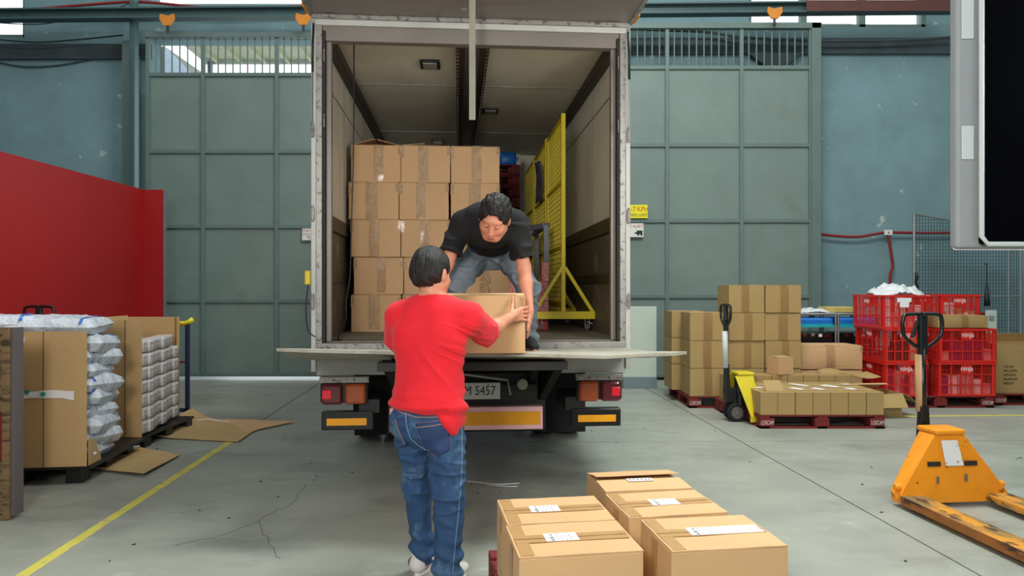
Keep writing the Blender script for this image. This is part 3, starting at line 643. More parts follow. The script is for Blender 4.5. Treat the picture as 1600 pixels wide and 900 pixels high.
# stacks in the truck, front faces toward the camera: columns from pixel measures
rnd = random.Random(3)
YL = 1.17                                   # truck-local depth of the front faces
def truck_col(pxs, zt, side, n=5):
    for k in range(n):
        px = pxs[k]; a = tl(px, 400, YL)
        yl = YL+rnd.uniform(-0.012, 0.02)+CD/2
        x = a.x+rnd.uniform(-0.004, 0.004)
        ww = 0.462; zz = ZD+k*(CHT+0.006)+0.001
        lab = 'brown taped carton in the truck, %s of the %s stack' % ({0: 'bottom', 1: 'second from bottom', 2: 'third from bottom', 3: 'fourth from bottom', 4: 'top'}[k], side)
        fl_ = 0.0; tn = {('left', 4): (0.26, 0.24), ('middle', 4): (0.10, 0.0)}.get((side, k))
        if tn: lab += ', flaps ajar'
        carton('carton', lab, 0.446, CD, CHT+0.004, seed=k*7+ord(side[0]), loc=tw(x, yl, zz), rz=TH+rnd.uniform(-0.035, 0.035), group='cartons stacked in the truck', flaps=fl_, tent=tn)
truck_col([588, 592, 587, 583.5, 587], None, 'left')
truck_col([667, 669, 665, 662.5, 664], None, 'middle')
truck_col([756, 757, 742, 742, 743], None, 'right')
# one more stack behind the middle one
for k in range(5):
    a = tl(655, 400, 1.75)
    carton('carton', ('brown carton behind the middle truck stack with raised flaps' if k == 4 else 'brown carton hidden in the second row of the truck, level %s up' % ['one', 'two', 'three', 'four'][k]), 0.452, CD, CHT+0.004, seed=k+70, loc=tw(a.x, 1.9, ZD+k*(CHT+0.006)+0.001), rz=TH+0.3*(k == 4), group='cartons stacked in the truck', flaps=0.7 if k == 4 else 0.0)
# dark red pallets at the back of the truck
def pallet(name, label, w_=1.2, d=1.0, h=0.14, loc=(0, 0, 0), rz=0, stencil=True, group=None, nb=7, mt='palletred'):
    t = thing(name, label, 'pallet', loc, rz, group)
    for k in range(nb):
        y = -d/2+0.05+(d-0.1)*k/(nb-1); MB().box((0, y, h-0.009), (w_, 0.09, 0.018)).build('deck_board', K[mt], t, bevel=0.003, seg=1)
    for x in (-1, 0, 1): MB().box((x*(w_/2-0.05), 0, h-0.027), (0.1, d, 0.018)).build('stringer_board', K[mt], t)
    for x in (-1, 0, 1):
        for y in (-1, 0, 1):
            b = MB().box((x*(w_/2-0.075), y*(d/2-0.05), 0.063), (0.15, 0.1, h-0.055)).build('block', K[mt], t, bevel=0.004, seg=1)
            if stencil and y == -1 and x != 0: text('LOSCAM', 0.062, FR(x*(w_/2-0.075), -d/2-0.0012, 0.060), K['lettering'], b, sx=0.55)
    for x in (-1, 0, 1): MB().box((x*(w_/2-0.05), 0, 0.009), (0.1, d, 0.018)).build('bottom_board', K[mt], t)
    MB().box((0, -d/2+0.05, 0.0095), (w_, 0.1, 0.017)).build('bottom_board', K[mt], t)
    return t
pa = tl(795, 300, 3.9)
for k in range(14):
    pallet('pallet', 'dark red pallet, number %s from the bottom of the stack deep inside the truck' % ['one', 'two', 'three', 'four', 'five', 'six', 'seven', 'eight', 'nine', 'ten', 'eleven', 'twelve', 'thirteen', 'fourteen'][k], 1.1, 1.0, 0.14, tw(0.13, 4.28, ZD+k*0.143+0.001), TH+0.01*(k % 3), stencil=False, group='pallets stacked deep inside the truck', nb=5)
topz = ZD+14*0.143+0.003
c = tl(792, 250, 4.0); bb = thing('blue_package', 'blue wrapped package on top of the pallets inside the truck', 'package', tw(c.x, 4.0, topz), TH)
grid_box(0.22, 0.3, 0.17, 5, 0.02, 5, 0.006).build('wrapped_body', K['blue'], bb, bevel=0.02, smooth=True); MB().box((0, -0.165, 0.08), (0.08, 0.004, 0.05)).build('print_patch', K['cyan'], bb)
c = tl(806, 250, 4.0); bb = thing('small_carton', 'small pale carton beside the blue package inside the truck', 'box', tw(c.x, 4.0, topz), TH)
grid_box(0.11, 0.2, 0.15, 3, 0.003, 5).build('carton_body', K['pale'], bb, bevel=0.003); MB().box((0, -0.104, 0.09), (0.06, 0.002, 0.05)).build('print_patch', K['bluegrey'], bb)
# yellow mesh stands
def stand(y0, xl, label, L=1.05, H=1.98, mesh_only=False):
    t = thing('mesh_stand', label, 'barrier', tw(xl, y0, ZD), TH, 'yellow wheeled mesh barriers')
    zb = 0.13
    for y in (0.0, L):
        MB().box((0, y, (zb+H)/2+0.03), (0.038, 0.038, H-zb)).build('post', K['yellow'], t, bevel=0.002, seg=1)
        MB().box((0, y-0.02, zb+0.02), (0.58, 0.05, 0.07)).build('base_bar', K['yellow'], t, bevel=0.003, seg=1)
        for s in (-1, 1):
            MB().bar((s*0.27, y-0.02, zb+0.05), (s*0.012, y-0.02, zb+0.46), 0.03, 0.03, up=(0, 1, 0)).build('brace', K['yellow'], t)
            c_ = MB().cyl((s*0.22-0.014, y, 0.036), (s*0.22+0.014, y, 0.036), 0.036, 18).build('caster', K['woodgrey'], t, bevel=0.003)
            MB().box((s*0.22, y, 0.125), (0.07, 0.06, 0.008)).mm((s*0.22-0.022, y-0.03, 0.03), (s*0.22-0.018, y+0.025, 0.12)).mm((s*0.22+0.018, y-0.03, 0.03), (s*0.22+0.022, y+0.025, 0.12)).bar((s*0.22, y-0.02, 0.09), (s*0.22+0.05, y-0.04, 0.07), 0.02, 0.006).build('caster_fork', K['steel'], c_)
    for z in (zb+0.12, 0.78, 1.38, H-0.0): MB().box((0, L/2, z), (0.03, L, 0.03)).build('cross_rail', K['yellow'], t)
    mm_ = MB()
    for k in range(1, 22): mm_.box((0, L*k/22, (zb+H)/2), (0.005, 0.005, H-zb))
    for k in range(1, 40): mm_.box((0, L/2, zb+(H-zb)*k/40), (0.005, L, 0.005))
    mm_.build('wire_mesh', K['yellow'], t, kind='stuff')
    return t
# positions along the right side of the load
c = TRi @ V(((880-800)*6.5/FPX, 6.5, 0))
stand(c.y, c.x, 'yellow mesh barrier on casters nearest the truck opening')
stand(c.y+1.14, c.x-0.01, 'second yellow mesh barrier behind the nearest one in the truck')
stand(c.y+2.28, c.x-0.02, 'rearmost yellow mesh barrier in the truck', L=0.95)
pf_ = MB().sheet(lambda u, v: (0.02*math.sin(u*7+v*3), 0.45*u, 0.42*v+0.06*u*v), 10, 8, 0.004).build('violet_film', K['purple'], None, smooth=True)
pf_.location = tw(c.x-0.075, c.y+1.15, ZD+1.36); pf_.rotation_euler = (0, 0, TH); tag(pf_, 'dark violet film hung on the second yellow barrier in the truck', 'film')
# grey frame
g0 = tl(853, 400, 1.42); g = thing('frame_trolley', 'grey steel frame trolley beside the yellow barrier in the truck', 'frame', tw(g0.x, 1.42, ZD), TH)
for (x, y) in ((0, 0), (0.02, 1.0), (-0.42, 1.0)): MB().box((x, y, 0.50), (0.05, 0.05, 1.0)).build('upright', K['greyframe'], g, bevel=0.003)
MB().bar((-0.005, 0.01, 1.0), (0.0, 1.0, 1.0), 0.05, 0.05).build('top_rail', K['greyframe'], g, bevel=0.003)
MB().bar((0.02, 0.0, 1.003), (-0.42, 1.0, 1.003), 0.05, 0.05).build('top_rail', K['greyframe'], g, bevel=0.003)
MB().bar((0.02, 1.0, 1.0), (-0.42, 1.0, 1.0), 0.05, 0.05).build('top_rail', K['greyframe'], g, bevel=0.003)
MB().bar((0.0, 0.02, 0.06), (0.0, 1.0, 0.06), 0.05, 0.05).build('bottom_rail', K['greyframe'], g, bevel=0.003)
MB().bar((-0.42, 1.0, 0.3), (0.02, 1.0, 0.3), 0.05, 0.05).build('bottom_rail', K['greyframe'], g, bevel=0.003)
# pink perforated boards in bundles
def pinkboard(): 
    t = thing('pink_board', 'x', 'package'); rr = random.Random(4)
    MB().box((0, 0, 0.09), (0.066, 0.1, 0.178)).build('board', K['pinkbar'], t, bevel=0.006)
    m = MB()
    for k in range(9):
        x, z = rr.choice((-0.018, 0.0, 0.018)), 0.015+k*0.018; m.box((x, -0.0515, z), (0.008, 0.003, 0.007))
    m.build('punched_holes', K['ink'], t); return t
pk = pinkboard(); first = True
spots = []
for i, px in enumerate((788, 800, 830.5, 840.5, 850.5)):
    for k in range(2 if i != 4 else 2): spots.append((px, k))
spots += [(851, 2), (788, 2), (798, 2)]
for px, k in spots:
    a = tl(px, 450, 1.34); pos = tw(a.x, 1.34, ZD+0.10+k*0.181)
    lab = 'pink punched board, %s level, %s' % (['lower', 'middle', 'upper'][k], {788: 'left end of the bundle seen between the legs', 798: 'second from left, seen between the legs', 800: 'second from the left end seen between the legs', 830.5: 'beside the bending man', 840.5: 'beside the grey post', 850.5: 'nearest the yellow barrier', 851: 'alone on top nearest the yellow barrier'}[px])
    if first: pk.location = pos; pk.rotation_euler = (0, 0, TH); pk['label'] = lab; pk['group'] = 'pink punched boards in the truck'; first = False
    else: dup(pk, pos, TH, lab, 'pink punched boards in the truck')
a0 = tl(783, 450, 1.30); a1 = tl(858, 450, 1.30)
tag(MB().mm((0, 0, 0), (1, 1, 1)).build('x', None), 'x', 'x'); bpy.data.objects.remove(bpy.data.objects['x'])
rt = thing('red_tray', 'red plastic tray under the pink boards in the truck', 'tray', tw((a0.x+a1.x)/2, 1.36, ZD), TH)
MB().box((0, 0, 0.05), (a1.x-a0.x-0.03, 0.16, 0.098)).build('tray_body', K['crate'], rt, bevel=0.01)

# held carton
hb = thing('held_carton', 'brown carton held between the two men on the lift edge', 'box', (-0.205, 4.12+CD/2, ZD+0.018), 0.02)
grid_box(0.56, CD, 0.335, 5, 0.004, 31).build('carton_body', K['card_light'], hb, bevel=0.003)
for s in (-1, 1):
    MB().sheet(lambda u, v, s=s: ((v-0.5)*0.55, s*(CD/2-0.001-(CD/2)*u), 0.337+0.012*u), 3, 2, 0.004).build('top_flap', K['card_light'], hb)
MB().box((0.262, -CD/2-0.006, 0.30), (0.03, 0.001, 0.06)).build('corner_tape', K['tape'], hb)
MB().box((0.12, -CD/2+0.05, 0.344), (0.22, 0.07, 0.001)).build('top_tape', K['tape'], hb)

# ================================================================= FOREGROUND PALLET OF CARTONS
GA = 0.15
G0 = V((0.035, 2.545, 0)); RG = Matrix.Rotation(GA, 3, 'Z')
def gpos(x, y, z): p = RG @ V((x, y, 0)); return V((G0.x+p.x, G0.y+p.y, z))
pallet('pallet', 'dark red pallet under the six foreground cartons', 1.14, 1.0, 0.14, gpos(0.565, 0.49, 0), GA, stencil=False, mt='palletred')
def fcarton(x, y, w_, d, label, seed, rz=0.0, lift=0.0, lab=True, labx=0.0, h=CHT, long_label=False):
    t = thing('large_carton', label, 'box', gpos(x+w_/2, y+d/2, 0.141), GA+rz, 'cartons on the foreground pallet')
    grid_box(w_, d, h-0.006, 6, 0.006, seed, 0.003).build('carton_body', K['card_light'], t, bevel=0.004)
    for s in (-1, 1):
        a = lift*(1.0 if s > 0 else 0.25); L = d/2-0.003; cc, sn = math.cos(a), math.sin(a)
        fn = lambda u, v, s=s, cc=cc, sn=sn, L=L: ((v-0.5)*(w_-0.002), s*(d/2-0.001-L*u*cc), h-0.003+L*u*sn+0.003*noise.noise(V((v*3+seed, u*2+s, 0))))
        MB().sheet(fn, 5, 5, 0.005).build('top_flap', K['card_light'], t)
        MB().box((-w_/2+0.035, s*d/4, h+0.0012+0.0), (0.05, d/2-0.02, 0.0008)).build('border_tape', K['tape_tan'], t) if lift == 0 else None
        if lift == 0: MB().box((0, s*0.022, h+0.0022), (w_-0.02, 0.036, 0.0008)).build('seam_tape', K['tape_tan'], t)
    if lift == 0: MB().box((-w_/2-0.0045, 0, h*0.5), (0.001, 0.06, h*0.9)).build('side_tape', K['tape_tan'], t)
    LW = 0.30 if long_label else 0.13
    lx = labx; zt = h+0.0032
    if lift == 0:
        lb = MB().box((lx, 0.024, zt), (LW, 0.046, 0.0007)).box((lx, -0.020, zt), (LW, 0.034, 0.0007)).build('address_label', K['label'], t)
        M = Matrix.Translation((lx-LW/2+0.028, 0.002, zt+0.0006)) @ Matrix.Rotation(PI/2, 4, 'Z')
        text('BOX 16', 0.022, M, K['ink'], lb, ext=0.0003)
        bars = MB(); rr = random.Random(seed)
        for k in range(4):
            x = lx-LW/2+0.05+k*0.016
            for yy in (-0.03, -0.018, 0.012, 0.026, 0.038): bars.box((x, yy, zt+0.0006), (0.004, 0.008*rr.uniform(0.5, 1.2), 0.0005))
        bars.build('printed_lines', K['bluegrey'], lb, kind='stuff')
    else:
        fz = V((lx, -0.03, h+0.01)); lb = MB().box(fz, (LW, 0.05, 0.0007)).build('address_label', K['label'], t)
        bars = MB()
        for k in range(6): bars.box((lx-0.05+k*0.02, -0.03, h+0.0108), (0.005, 0.03, 0.0005))
        bars.build('printed_lines', K['ink'], lb, kind='stuff')
    return t
fcarton(-0.01, 0.0, 0.47, 0.345, 'foreground carton at the front left of the pallet', 1, 0.0, labx=-0.04)
fcarton(0.0, 0.355, 0.46, 0.345, 'foreground carton behind the front left one', 2, 0.0, labx=-0.04)
fcarton(0.56, -0.03, 0.46, 0.365, 'foreground carton at the front right with a long white label', 3, -0.01, labx=0.06, long_label=True)
fcarton(0.52, 0.37, 0.45, 0.345, 'middle carton of the right-hand foreground row', 4, 0.02, labx=0.0)
fcarton(0.53, 0.75, 0.44, 0.35, 'rearmost foreground carton with its back flap raised', 5, 0.0, lift=0.16, labx=0.0)
# torn plastic strap on the floor
wire('plastic_strip', [ground(730, 752, 0.005), ground(750, 754, 0.012), ground(775, 757, 0.02), ground(800, 756, 0.012), ground(811, 755, 0.01)], 0.006, K['plastic'], 'clear plastic strip lying on the floor beside the man in red', 'plastic strip')
wire('plastic_strip', [ground(760, 758, 0.005), ground(785, 760, 0.012), ground(808, 760, 0.006)], 0.005, K['plastic'], 'shorter clear plastic strip on the floor nearer the foreground cartons', 'plastic strip')

# ================================================================= RIGHT: STACK OF CARTONS
OW = {0: 'bottom', 1: 'second', 2: 'third', 3: 'top'}
RX = 2.15; RY = 8.5
pallet('pallet', 'dark red stencilled pallet under the tall brown carton stack', 1.36, 1.1, 0.14, (RX+0.67, RY+0.55, 0), 0)
def rcart(x, y, k, lab, seed, rz=0.0, wd=0.435):
    return carton('shipping_carton', lab, wd-0.005, 0.45, 0.333, seed=seed, m='card_olive', tape='tape_brown', loc=(x+wd/2, y+0.225, 0.142+k*0.3365), rz=rz, group='brown cartons stacked on the right pallet', corner=False)
for ci, (x, n, nm) in enumerate(((RX, 3, 'left'), (RX+0.47, 4, 'middle'), (RX+0.91, 4, 'right'))):
    for k in range(n):
        rcart(x, RY+rnd.uniform(0, 0.02), k, 'olive brown carton, %s up in the %s front column behind the yellow jack' % (['lowest', 'second', 'third', 'fourth'][k], nm), 200+ci*9+k, rnd.uniform(-0.012, 0.012))
for k in range(3):
    rcart(RX-0.10, RY+0.55, k, 'carton with pale side face, %s up at the rear left of the stack' % ['lowest', 'second', 'third'][k], 260+k, 0.0)
for k in range(2): rcart(RX+0.4, RY+0.55, k, 'carton in the rear of the right stack, %s level' % ['lower', 'upper'][k], 270+k)
# lid sheet on the left column
# pallet 2 with small boxes
p2x = P(1188, 670, 7.25).x; W2 = P(1383, 670, 7.25).x-p2x
pallet('pallet', 'dark red stencilled pallet carrying rows of small brown boxes', W2, 0.85, 0.14, (p2x+W2/2, 7.25+0.43, 0), 0)
def small_box_proto(w_, d, h, m='card_olive'):
    t = thing('small_box', 'x', 'box'); grid_box(w_, d, h, 3, 0.002, 77, 0.001).build('box_body', K[m], t, bevel=0.002, seg=1)
    MB().box((0, 0, h+0.001), (w_*0.98, 0.045, 0.0012)).build('top_tape', K['tape_brown'], t)
    return t
sp = small_box_proto(0.176, 0.196, 0.232); sp2 = small_box_proto(0.176, 0.196, 0.30); used = [False, False]
def place(proto, i, loc, rz, lab, grp):
    if not used[i]: proto.location = loc; proto.rotation_euler = (0, 0, rz); proto['label'] = lab; proto['group'] = grp; used[i] = True; return proto
    return dup(proto, loc, rz, lab, grp)
NTH = ['first', 'second', 'third', 'fourth', 'fifth', 'sixth', 'seventh', 'eighth']
for k_, (sx_, sy_, sw_, sd_, rz_) in enumerate(((0.10, 0.34, 0.10, 0.06, 0.2), (0.36, 0.5, 0.09, 0.10, 0.1), (0.48, 0.26, 0.08, 0.16, 0.5), (0.62, 0.55, 0.07, 0.22, 0.6), (0.70, 0.24, 0.08, 0.14, 0.5), (0.92, 0.45, 0.10, 0.20, 0.6), (1.05, 0.25, 0.09, 0.12, 0.3), (1.16, 0.6, 0.08, 0.06, 0.0))):
    o = MB().box((0, 0, 0), (sw_, sd_, 0.0012)).build('paper_slip', K['label'], None); o.location = (p2x+sx_, 7.25+sy_, 0.3785); o.rotation_euler = (0, 0, rz_)
    tag(o, 'white paper slip on the low layer of small boxes, %s from the left' % NTH[k_], 'paper slip')
for r in range(4):
    for c_ in range(7):
        place(sp, 0, (p2x+0.09+c_*0.183+0.002, 7.25+0.11+r*0.2, 0.142), rnd.uniform(-0.02, 0.02), 'small brown box in the low pallet layer, %s row, %s from the left' % (['front', 'second', 'third', 'rear'][r], NTH[c_]), 'small boxes on the low pallet')
fl_ = MB().sheet(lambda u, v: (-0.09+0.18*v, 0.1*u, 0.12*u-0.02*u*u), 4, 2, 0.004).build('box_flap', K['card_olive'], None); fl_.location = (p2x+0.18, 7.33, 0.376); tag(fl_, 'loose raised cardboard flap on the small boxes by the yellow jack', 'cardboard')
pallet('pallet', 'dark pallet behind the low boxes carrying a second row of small boxes', 1.5, 0.31, 0.14, (3.18, 8.30, 0), 0, stencil=False, nb=3)
for c_ in range(8):
    place(sp2, 1, (2.55+c_*0.183, 8.25, 0.142), rnd.uniform(-0.02, 0.02), 'small brown box in the raised rear row, %s from the left' % NTH[c_], 'small boxes in the rear row')
sb_ = thing('small_box', 'single small brown box standing on top of the rear row', 'box', (P(1219, 0, 8.25).x, 8.25, 0.447), 0.35)
grid_box(0.21, 0.2, 0.19, 3, 0.002, 8).build('box_body', K['card'], sb_, bevel=0.002); MB().sheet(lambda u, v: (-0.1+0.2*u, -0.1+0.16*v, 0.193+0.012*v), 1, 1, 0.004).build('top_flap', K['card_olive'], sb_)
# flat cartons, crumpled carton
for k, (z, lab) in enumerate(((0.142, 'large flat carton at the bottom below the generators'), (0.445, 'large flat taped carton in front of the generators'))):
    carton('flat_carton', lab, 0.80, 0.5, 0.29, seed=300+k, m='card', tape='tape', loc=(3.93, 8.95, z), rz=0.0, corner=True, bulge=0.02)
pallet('pallet', 'dark pallet under the flat cartons near the generators', 0.95, 0.6, 0.14, (3.93, 8.95, 0), 0, stencil=False, nb=5)
cr = thing('crushed_carton', 'crushed open carton lying between small boxes and red crates', 'box', (4.17, 8.12, 0), 0.1)
grid_box(0.40, 0.45, 0.26, 6, 0.02, 15, 0.02, open_top=True).build('carton_body', K['card_olive'], cr)
MB().sheet(lambda u, v: (0.2+0.16*u, -0.22+0.44*v, 0.26-0.10*u*u), 4, 3, 0.005).build('side_flap', K['card_olive'], cr)
MB().sheet(lambda u, v: (-0.2+0.4*v, -0.225-0.10*u, 0.26-0.14*u), 3, 3, 0.005).build('front_flap', K['card_olive'], cr)
MB().sheet(lambda u, v: (-0.2+0.4*v, 0.225-0.2*u, 0.27+0.07*math.sin(u*2)), 3, 3, 0.005).build('back_flap', K['card'], cr)
ca = MB().sheet(lambda u, v: (-0.45+0.62*u, -0.16+0.34*v, 0.03*math.sin(u*6)+0.02*v), 8, 3, 0.006).build('cardboard_sheet', K['card_olive'], None); ca.location = (4.15, 8.40, 0.42); tag(ca, 'torn cardboard sheet resting over the crushed carton', 'cardboard')
# generators on stacked pallets
for k in range(4): pallet('pallet', 'dark pallet in the low stack under the two generators, level %s' % ['one', 'two', 'three', 'four'][k], 1.25, 0.8, 0.14, (4.55, 9.85, k*0.141), 0, stencil=False, group='pallets under the generators', nb=5)
def generator(x, lab, bright):
    t = thing('generator', lab, 'generator', (x, 9.75, 0.566))
    MB().box((0, 0, 0.15), (0.50, 0.40, 0.26)).build('control_panel', K['blackmetal'], t, bevel=0.01)
    MB().box((0, 0.0, 0.425), (0.52, 0.42, 0.11)).build('fuel_tank', K['blue'], t, bevel=0.03)
    MB().box((0, -0.212, 0.375), (0.50, 0.01, 0.045)).build('name_strip', K['cyan'], t)
    MB().cyl((0.05, -0.0, 0.47), (0.05, 0, 0.50), 0.04, 14).build('fuel_cap', K['black'], t)
    for k, (dx, dz, mm_) in enumerate(((-0.13, 0.24, 'redlens'), (0.08, 0.24, 'label'), (0.17, 0.23, 'redlens'), (-0.2, 0.10, 'label'), (-0.02, 0.25, 'steel'))):
        MB().box((dx, -0.203, dz), (0.045, 0.012, 0.04)).build('socket', K[mm_], t, bevel=0.003)
    MB().box((0.02, -0.203, 0.08), (0.3, 0.02, 0.09)).build('engine_cover', K['steel'] if not bright else K['black'], t, bevel=0.01)
    for s in (-1, 1):
        pts = [V((s*0.27, -0.24, 0.02)), V((s*0.27, -0.24, 0.48)), V((s*0.27, -0.20, 0.53)), V((s*0.27, 0.20, 0.53)), V((s*0.27, 0.24, 0.48)), V((s*0.27, 0.24, 0.02))]
        MB().tube(smooth_path(pts, 4), 0.014, 8).build('tube_frame', K['steel'], t, smooth=True)
    MB().tube([(-0.27, -0.20, 0.53), (0.27, -0.20, 0.53)], 0.014, 8).tube([(-0.27, -0.24, 0.02), (0.27, -0.24, 0.02)], 0.014, 8).build('tube_frame', K['steel'], t)
generator(P(1270, 0, 9.6).x, 'blue and black portable generator beside the carton stack', True)
generator(P(1336, 0, 9.6).x, 'second blue generator half hidden behind the red crates', False)
ys_ = MB().box((0, 0, 0.04), (0.40, 0.3, 0.08)).build('foam_sheet', K['foam'], None, bevel=0.01); ys_.location = (P(1310, 0, 9.75).x, 9.80, 1.11); tag(ys_, 'yellow foam block lying on the second generator', 'foam')
pg = MB(); rr = random.Random(8)
def blob_sheet(w_, d, h, seed, nu=26, nv=20):
    def fn(u, v):
        x, y = (u-0.5), (v-0.5); r = max(0, 1-(4*x*x+4*y*y)*0.8)
        z = h*(r**0.8)*(0.75+0.5*noise.noise(V((u*7+seed, v*7, 0))))+0.05*h*noise.noise(V((u*19+seed, v*19, 3)))+0.2*h*abs(noise.noise(V((u*9, v*9+seed, 7))))
        return (x*w_, y*d, z)
    return MB().sheet(fn, nu, nv, 0.003)
o = blob_sheet(0.5, 0.3, 0.07, 2).build('plastic_film', K['plastic'], None, smooth=True); o.location = (P(1268, 0, 9.75).x, 9.75, 1.11); tag(o, 'crumpled clear film on top of the left generator', 'plastic film')

# ================================================================= RED CRATES
def crate_proto(w_, d, h):
    t = thing('plastic_crate', 'x', 'crate')
    for s in (-1, 1):
        for q_ in (-1, 1):
            MB().mm((s*w_/2, q_*d/2, 0.01), (s*(w_/2-0.045), q_*(d/2-0.012), h)).mm((s*w_/2, q_*d/2, 0.01), (s*(w_/2-0.012), q_*(d/2-0.045), h)).build('corner_post', K['crate'], t)
    r = MB()
    for z, th_ in ((h-0.012, 0.024), (0.012, 0.024)):
        e = 0.008 if z > 0.1 else 0.0
        for s in (-1, 1):
            r.box((0, s*(d/2-0.006+e), z), (w_+2*e, 0.016, th_)); r.box((s*(w_/2-0.006+e), 0, z), (0.016, d+2*e, th_))
    r.build('rim', K['crate'], t)
    MB().box((0, 0, 0.012), (w_-0.03, d-0.03, 0.012)).build('base', K['crate'], t)
    for axis in (0, 1):
        for s in (-1, 1):
            g_ = MB(); L = (w_ if axis == 0 else d)-0.08; nb = int(L/0.027)
            def bx(u, z, su, sz, th=0.004):
                if axis == 0: g_.box((u, s*(d/2-0.006), z), (su, th, sz))
                else: g_.box((s*(w_/2-0.006), u, z), (th, su, sz))
            for k in range(nb+1): bx(-L/2+L*k/nb, h/2, 0.003, h-0.03)
            for k in range(1, 14): bx(0, 0.02+(h-0.04)*k/14, L, 0.0028)
            for k in range(1, 5): bx(-L/2+L*k/5, h/2, 0.012, h-0.03, 0.010)
            for z in (h*0.33, h*0.64): bx(0, z, L, 0.012, 0.010)
            g_.build('side_lattice', K['crate'], t)
            lp = MB()
            lw = 0.13 if axis == 0 else 0.10
            if axis == 0: lp.box((0, s*(d/2-0.001), h*0.80), (lw, 0.006, h*0.26))
            else: lp.box((s*(w_/2-0.001), 0, h*0.80), (0.006, lw, h*0.26))
            lo = lp.build('logo_panel', K['crate'], t)
            if axis == 0 and s == -1: text('ninja', 0.085, FR(0, -d/2-0.004, h*0.82), K['label'], lo, sx=0.95)
            if axis == 1 and s == -1: text('ninja', 0.075, FR(-w_/2-0.004, 0, h*0.82, -PI/2), K['label'], lo, sx=0.9)
    return t
ch = 0.405
cA = crate_proto(0.52, 0.72, ch); cB = crate_proto(0.70, 0.50, ch)
def packs(x, y, z, w_, d, h, seed, mats, lab):
    rr = random.Random(seed); nx = max(2, int(w_/0.09)); 
    for i in range(nx):
        hh = h*rr.uniform(0.35, 1.0); m = rr.choice(mats)
        o = MB().box((0, 0, hh/2), (w_/nx-0.006, d, hh)).build('package', K[m], None, bevel=0.004, seg=1); o.location = (x-w_/2+w_*(i+0.5)/nx, y, z)
        tag(o, lab+', '+NTH[i]+' from left', 'package', 'packages inside the red crates')
lx = P(1382, 0, 8.5).x+0.26; aw_ = 8.5
pallet('pallet', 'dark red stencilled pallet under the red crates', 1.28, 1.1, 0.14, (P(1386, 0, 8.55).x+0.64+0.0, 8.52+0.55, 0), 0)
names = ['bottom', 'middle', 'top']
for k in range(3):
    pos = (lx+(-0.03 if k == 2 else 0.0), 8.5+0.36, 0.142+k*(ch+0.004))
    lab = 'red lattice crate, %s of the left crate stack%s' % (names[k], ' heaped with white plastic' if k == 2 else '')
    if k == 0: cA.location = pos; cA['label'] = lab; cA['group'] = 'red plastic crates'
    else: dup(cA, pos, 0.0, lab, 'red plastic crates')
    packs(pos[0], 8.57, pos[2]+0.02, 0.46, 0.09, 0.34, 20+k, [['pink', 'label', 'magenta'], ['pink', 'card', 'magenta', 'rail'], ['pinkwhite', 'label', 'pink']][k], 'package in the %s crate of the left stack' % names[k])
rx = P(1463, 0, 8.55).x+0.35
for k in range(2):
    pos = (rx+0.01*k, 8.52+0.25, 0.142+k*(ch+0.004)); lab = 'red lattice crate, %s of the right crate stack' % ('bottom' if k == 0 else 'upper')
    if k == 0: cB.location = pos; cB['label'] = lab; cB['group'] = 'red plastic crates'
    else: dup(cB, pos, 0.0, lab, 'red plastic crates')
    packs(pos[0], 8.585, pos[2]+0.02, 0.62, 0.09, 0.30, 30+k, [['pink', 'magenta', 'pinkwhite'], ['pink', 'magenta', 'card', 'card']][k], 'package in the %s crate of the right stack' % ('bottom' if k == 0 else 'upper'))
bx_ = P(1478, 0, 9.35).x
for k in range(3):
    dup(cA, (bx_, 9.42, 0.142+k*(ch+0.004)), 0, 'red lattice crate, %s of the rear crate stack' % names[k], 'red plastic crates')
packs(bx_, 9.14, 0.142+2*(ch+0.004)+0.02, 0.46, 0.08, 0.28, 41, ['card', 'label', 'card_light'], 'pale package in the top crate of the rear stack')
carton('flat_carton', 'long brown carton lying on top of the right crate stack', 0.62, 0.34, 0.15, seed=400, m='card_olive', tape='tape_brown', loc=(P(1497, 0, 8.7).x, 8.78, 0.142+2*(ch+0.004)+0.002), rz=0.02, corner=False)
o = blob_sheet(0.62, 0.5, 0.17, 5).build('plastic_film', K['plastic'], None, smooth=True); o.location = (lx+0.02, 8.80, 0.142+3*(ch+0.004)-0.02); tag(o, 'heap of crumpled white plastic film on the top left red crate', 'plastic film')
lb_ = MB().box((0, 0, 0), (0.17, 0.003, 0.05)).box((0.0, -0.001, -0.055), (0.11, 0.003, 0.07)).build('paper_label', K['label'], None); lb_.location = (lx-0.03, 8.482, 0.142+3*ch-0.05); tag(lb_, 'torn white paper label on the top left red crate', 'label')
# wood block and grey sign behind
bb = thing('wooden_box', 'brown wooden box behind the long carton on the crates', 'box', (P(1524, 0, 10.1).x, 10.2, 0)); MB().mm((-0.14, -0.2, 0), (0.14, 0.2, 1.06)).build('box_side', K['wood'], bb, bevel=0.01); MB().mm((-0.16, -0.22, 1.06), (0.16, 0.22, 1.10)).build('lid', K['palletred'], bb, bevel=0.005)
bb = thing('grey_notice', 'pale grey notice board standing behind the crates', 'sign', (P(1549, 0, 9.8).x, 9.8, 0)); MB().mm((-0.075, 0, 0.75), (0.075, 0.02, 1.14)).build('board', K['pale'], bb, bevel=0.003)
MB().mm((-0.01, 0.0, 0), (0.01, 0.02, 0.75)).build('stand_leg', K['greyframe'], bb)
pr = MB()
for k in range(4): pr.box((0, -0.004, 1.06-k*0.02), (0.08, 0.004, 0.008))
pr.build('print', K['bluegrey'], bb)
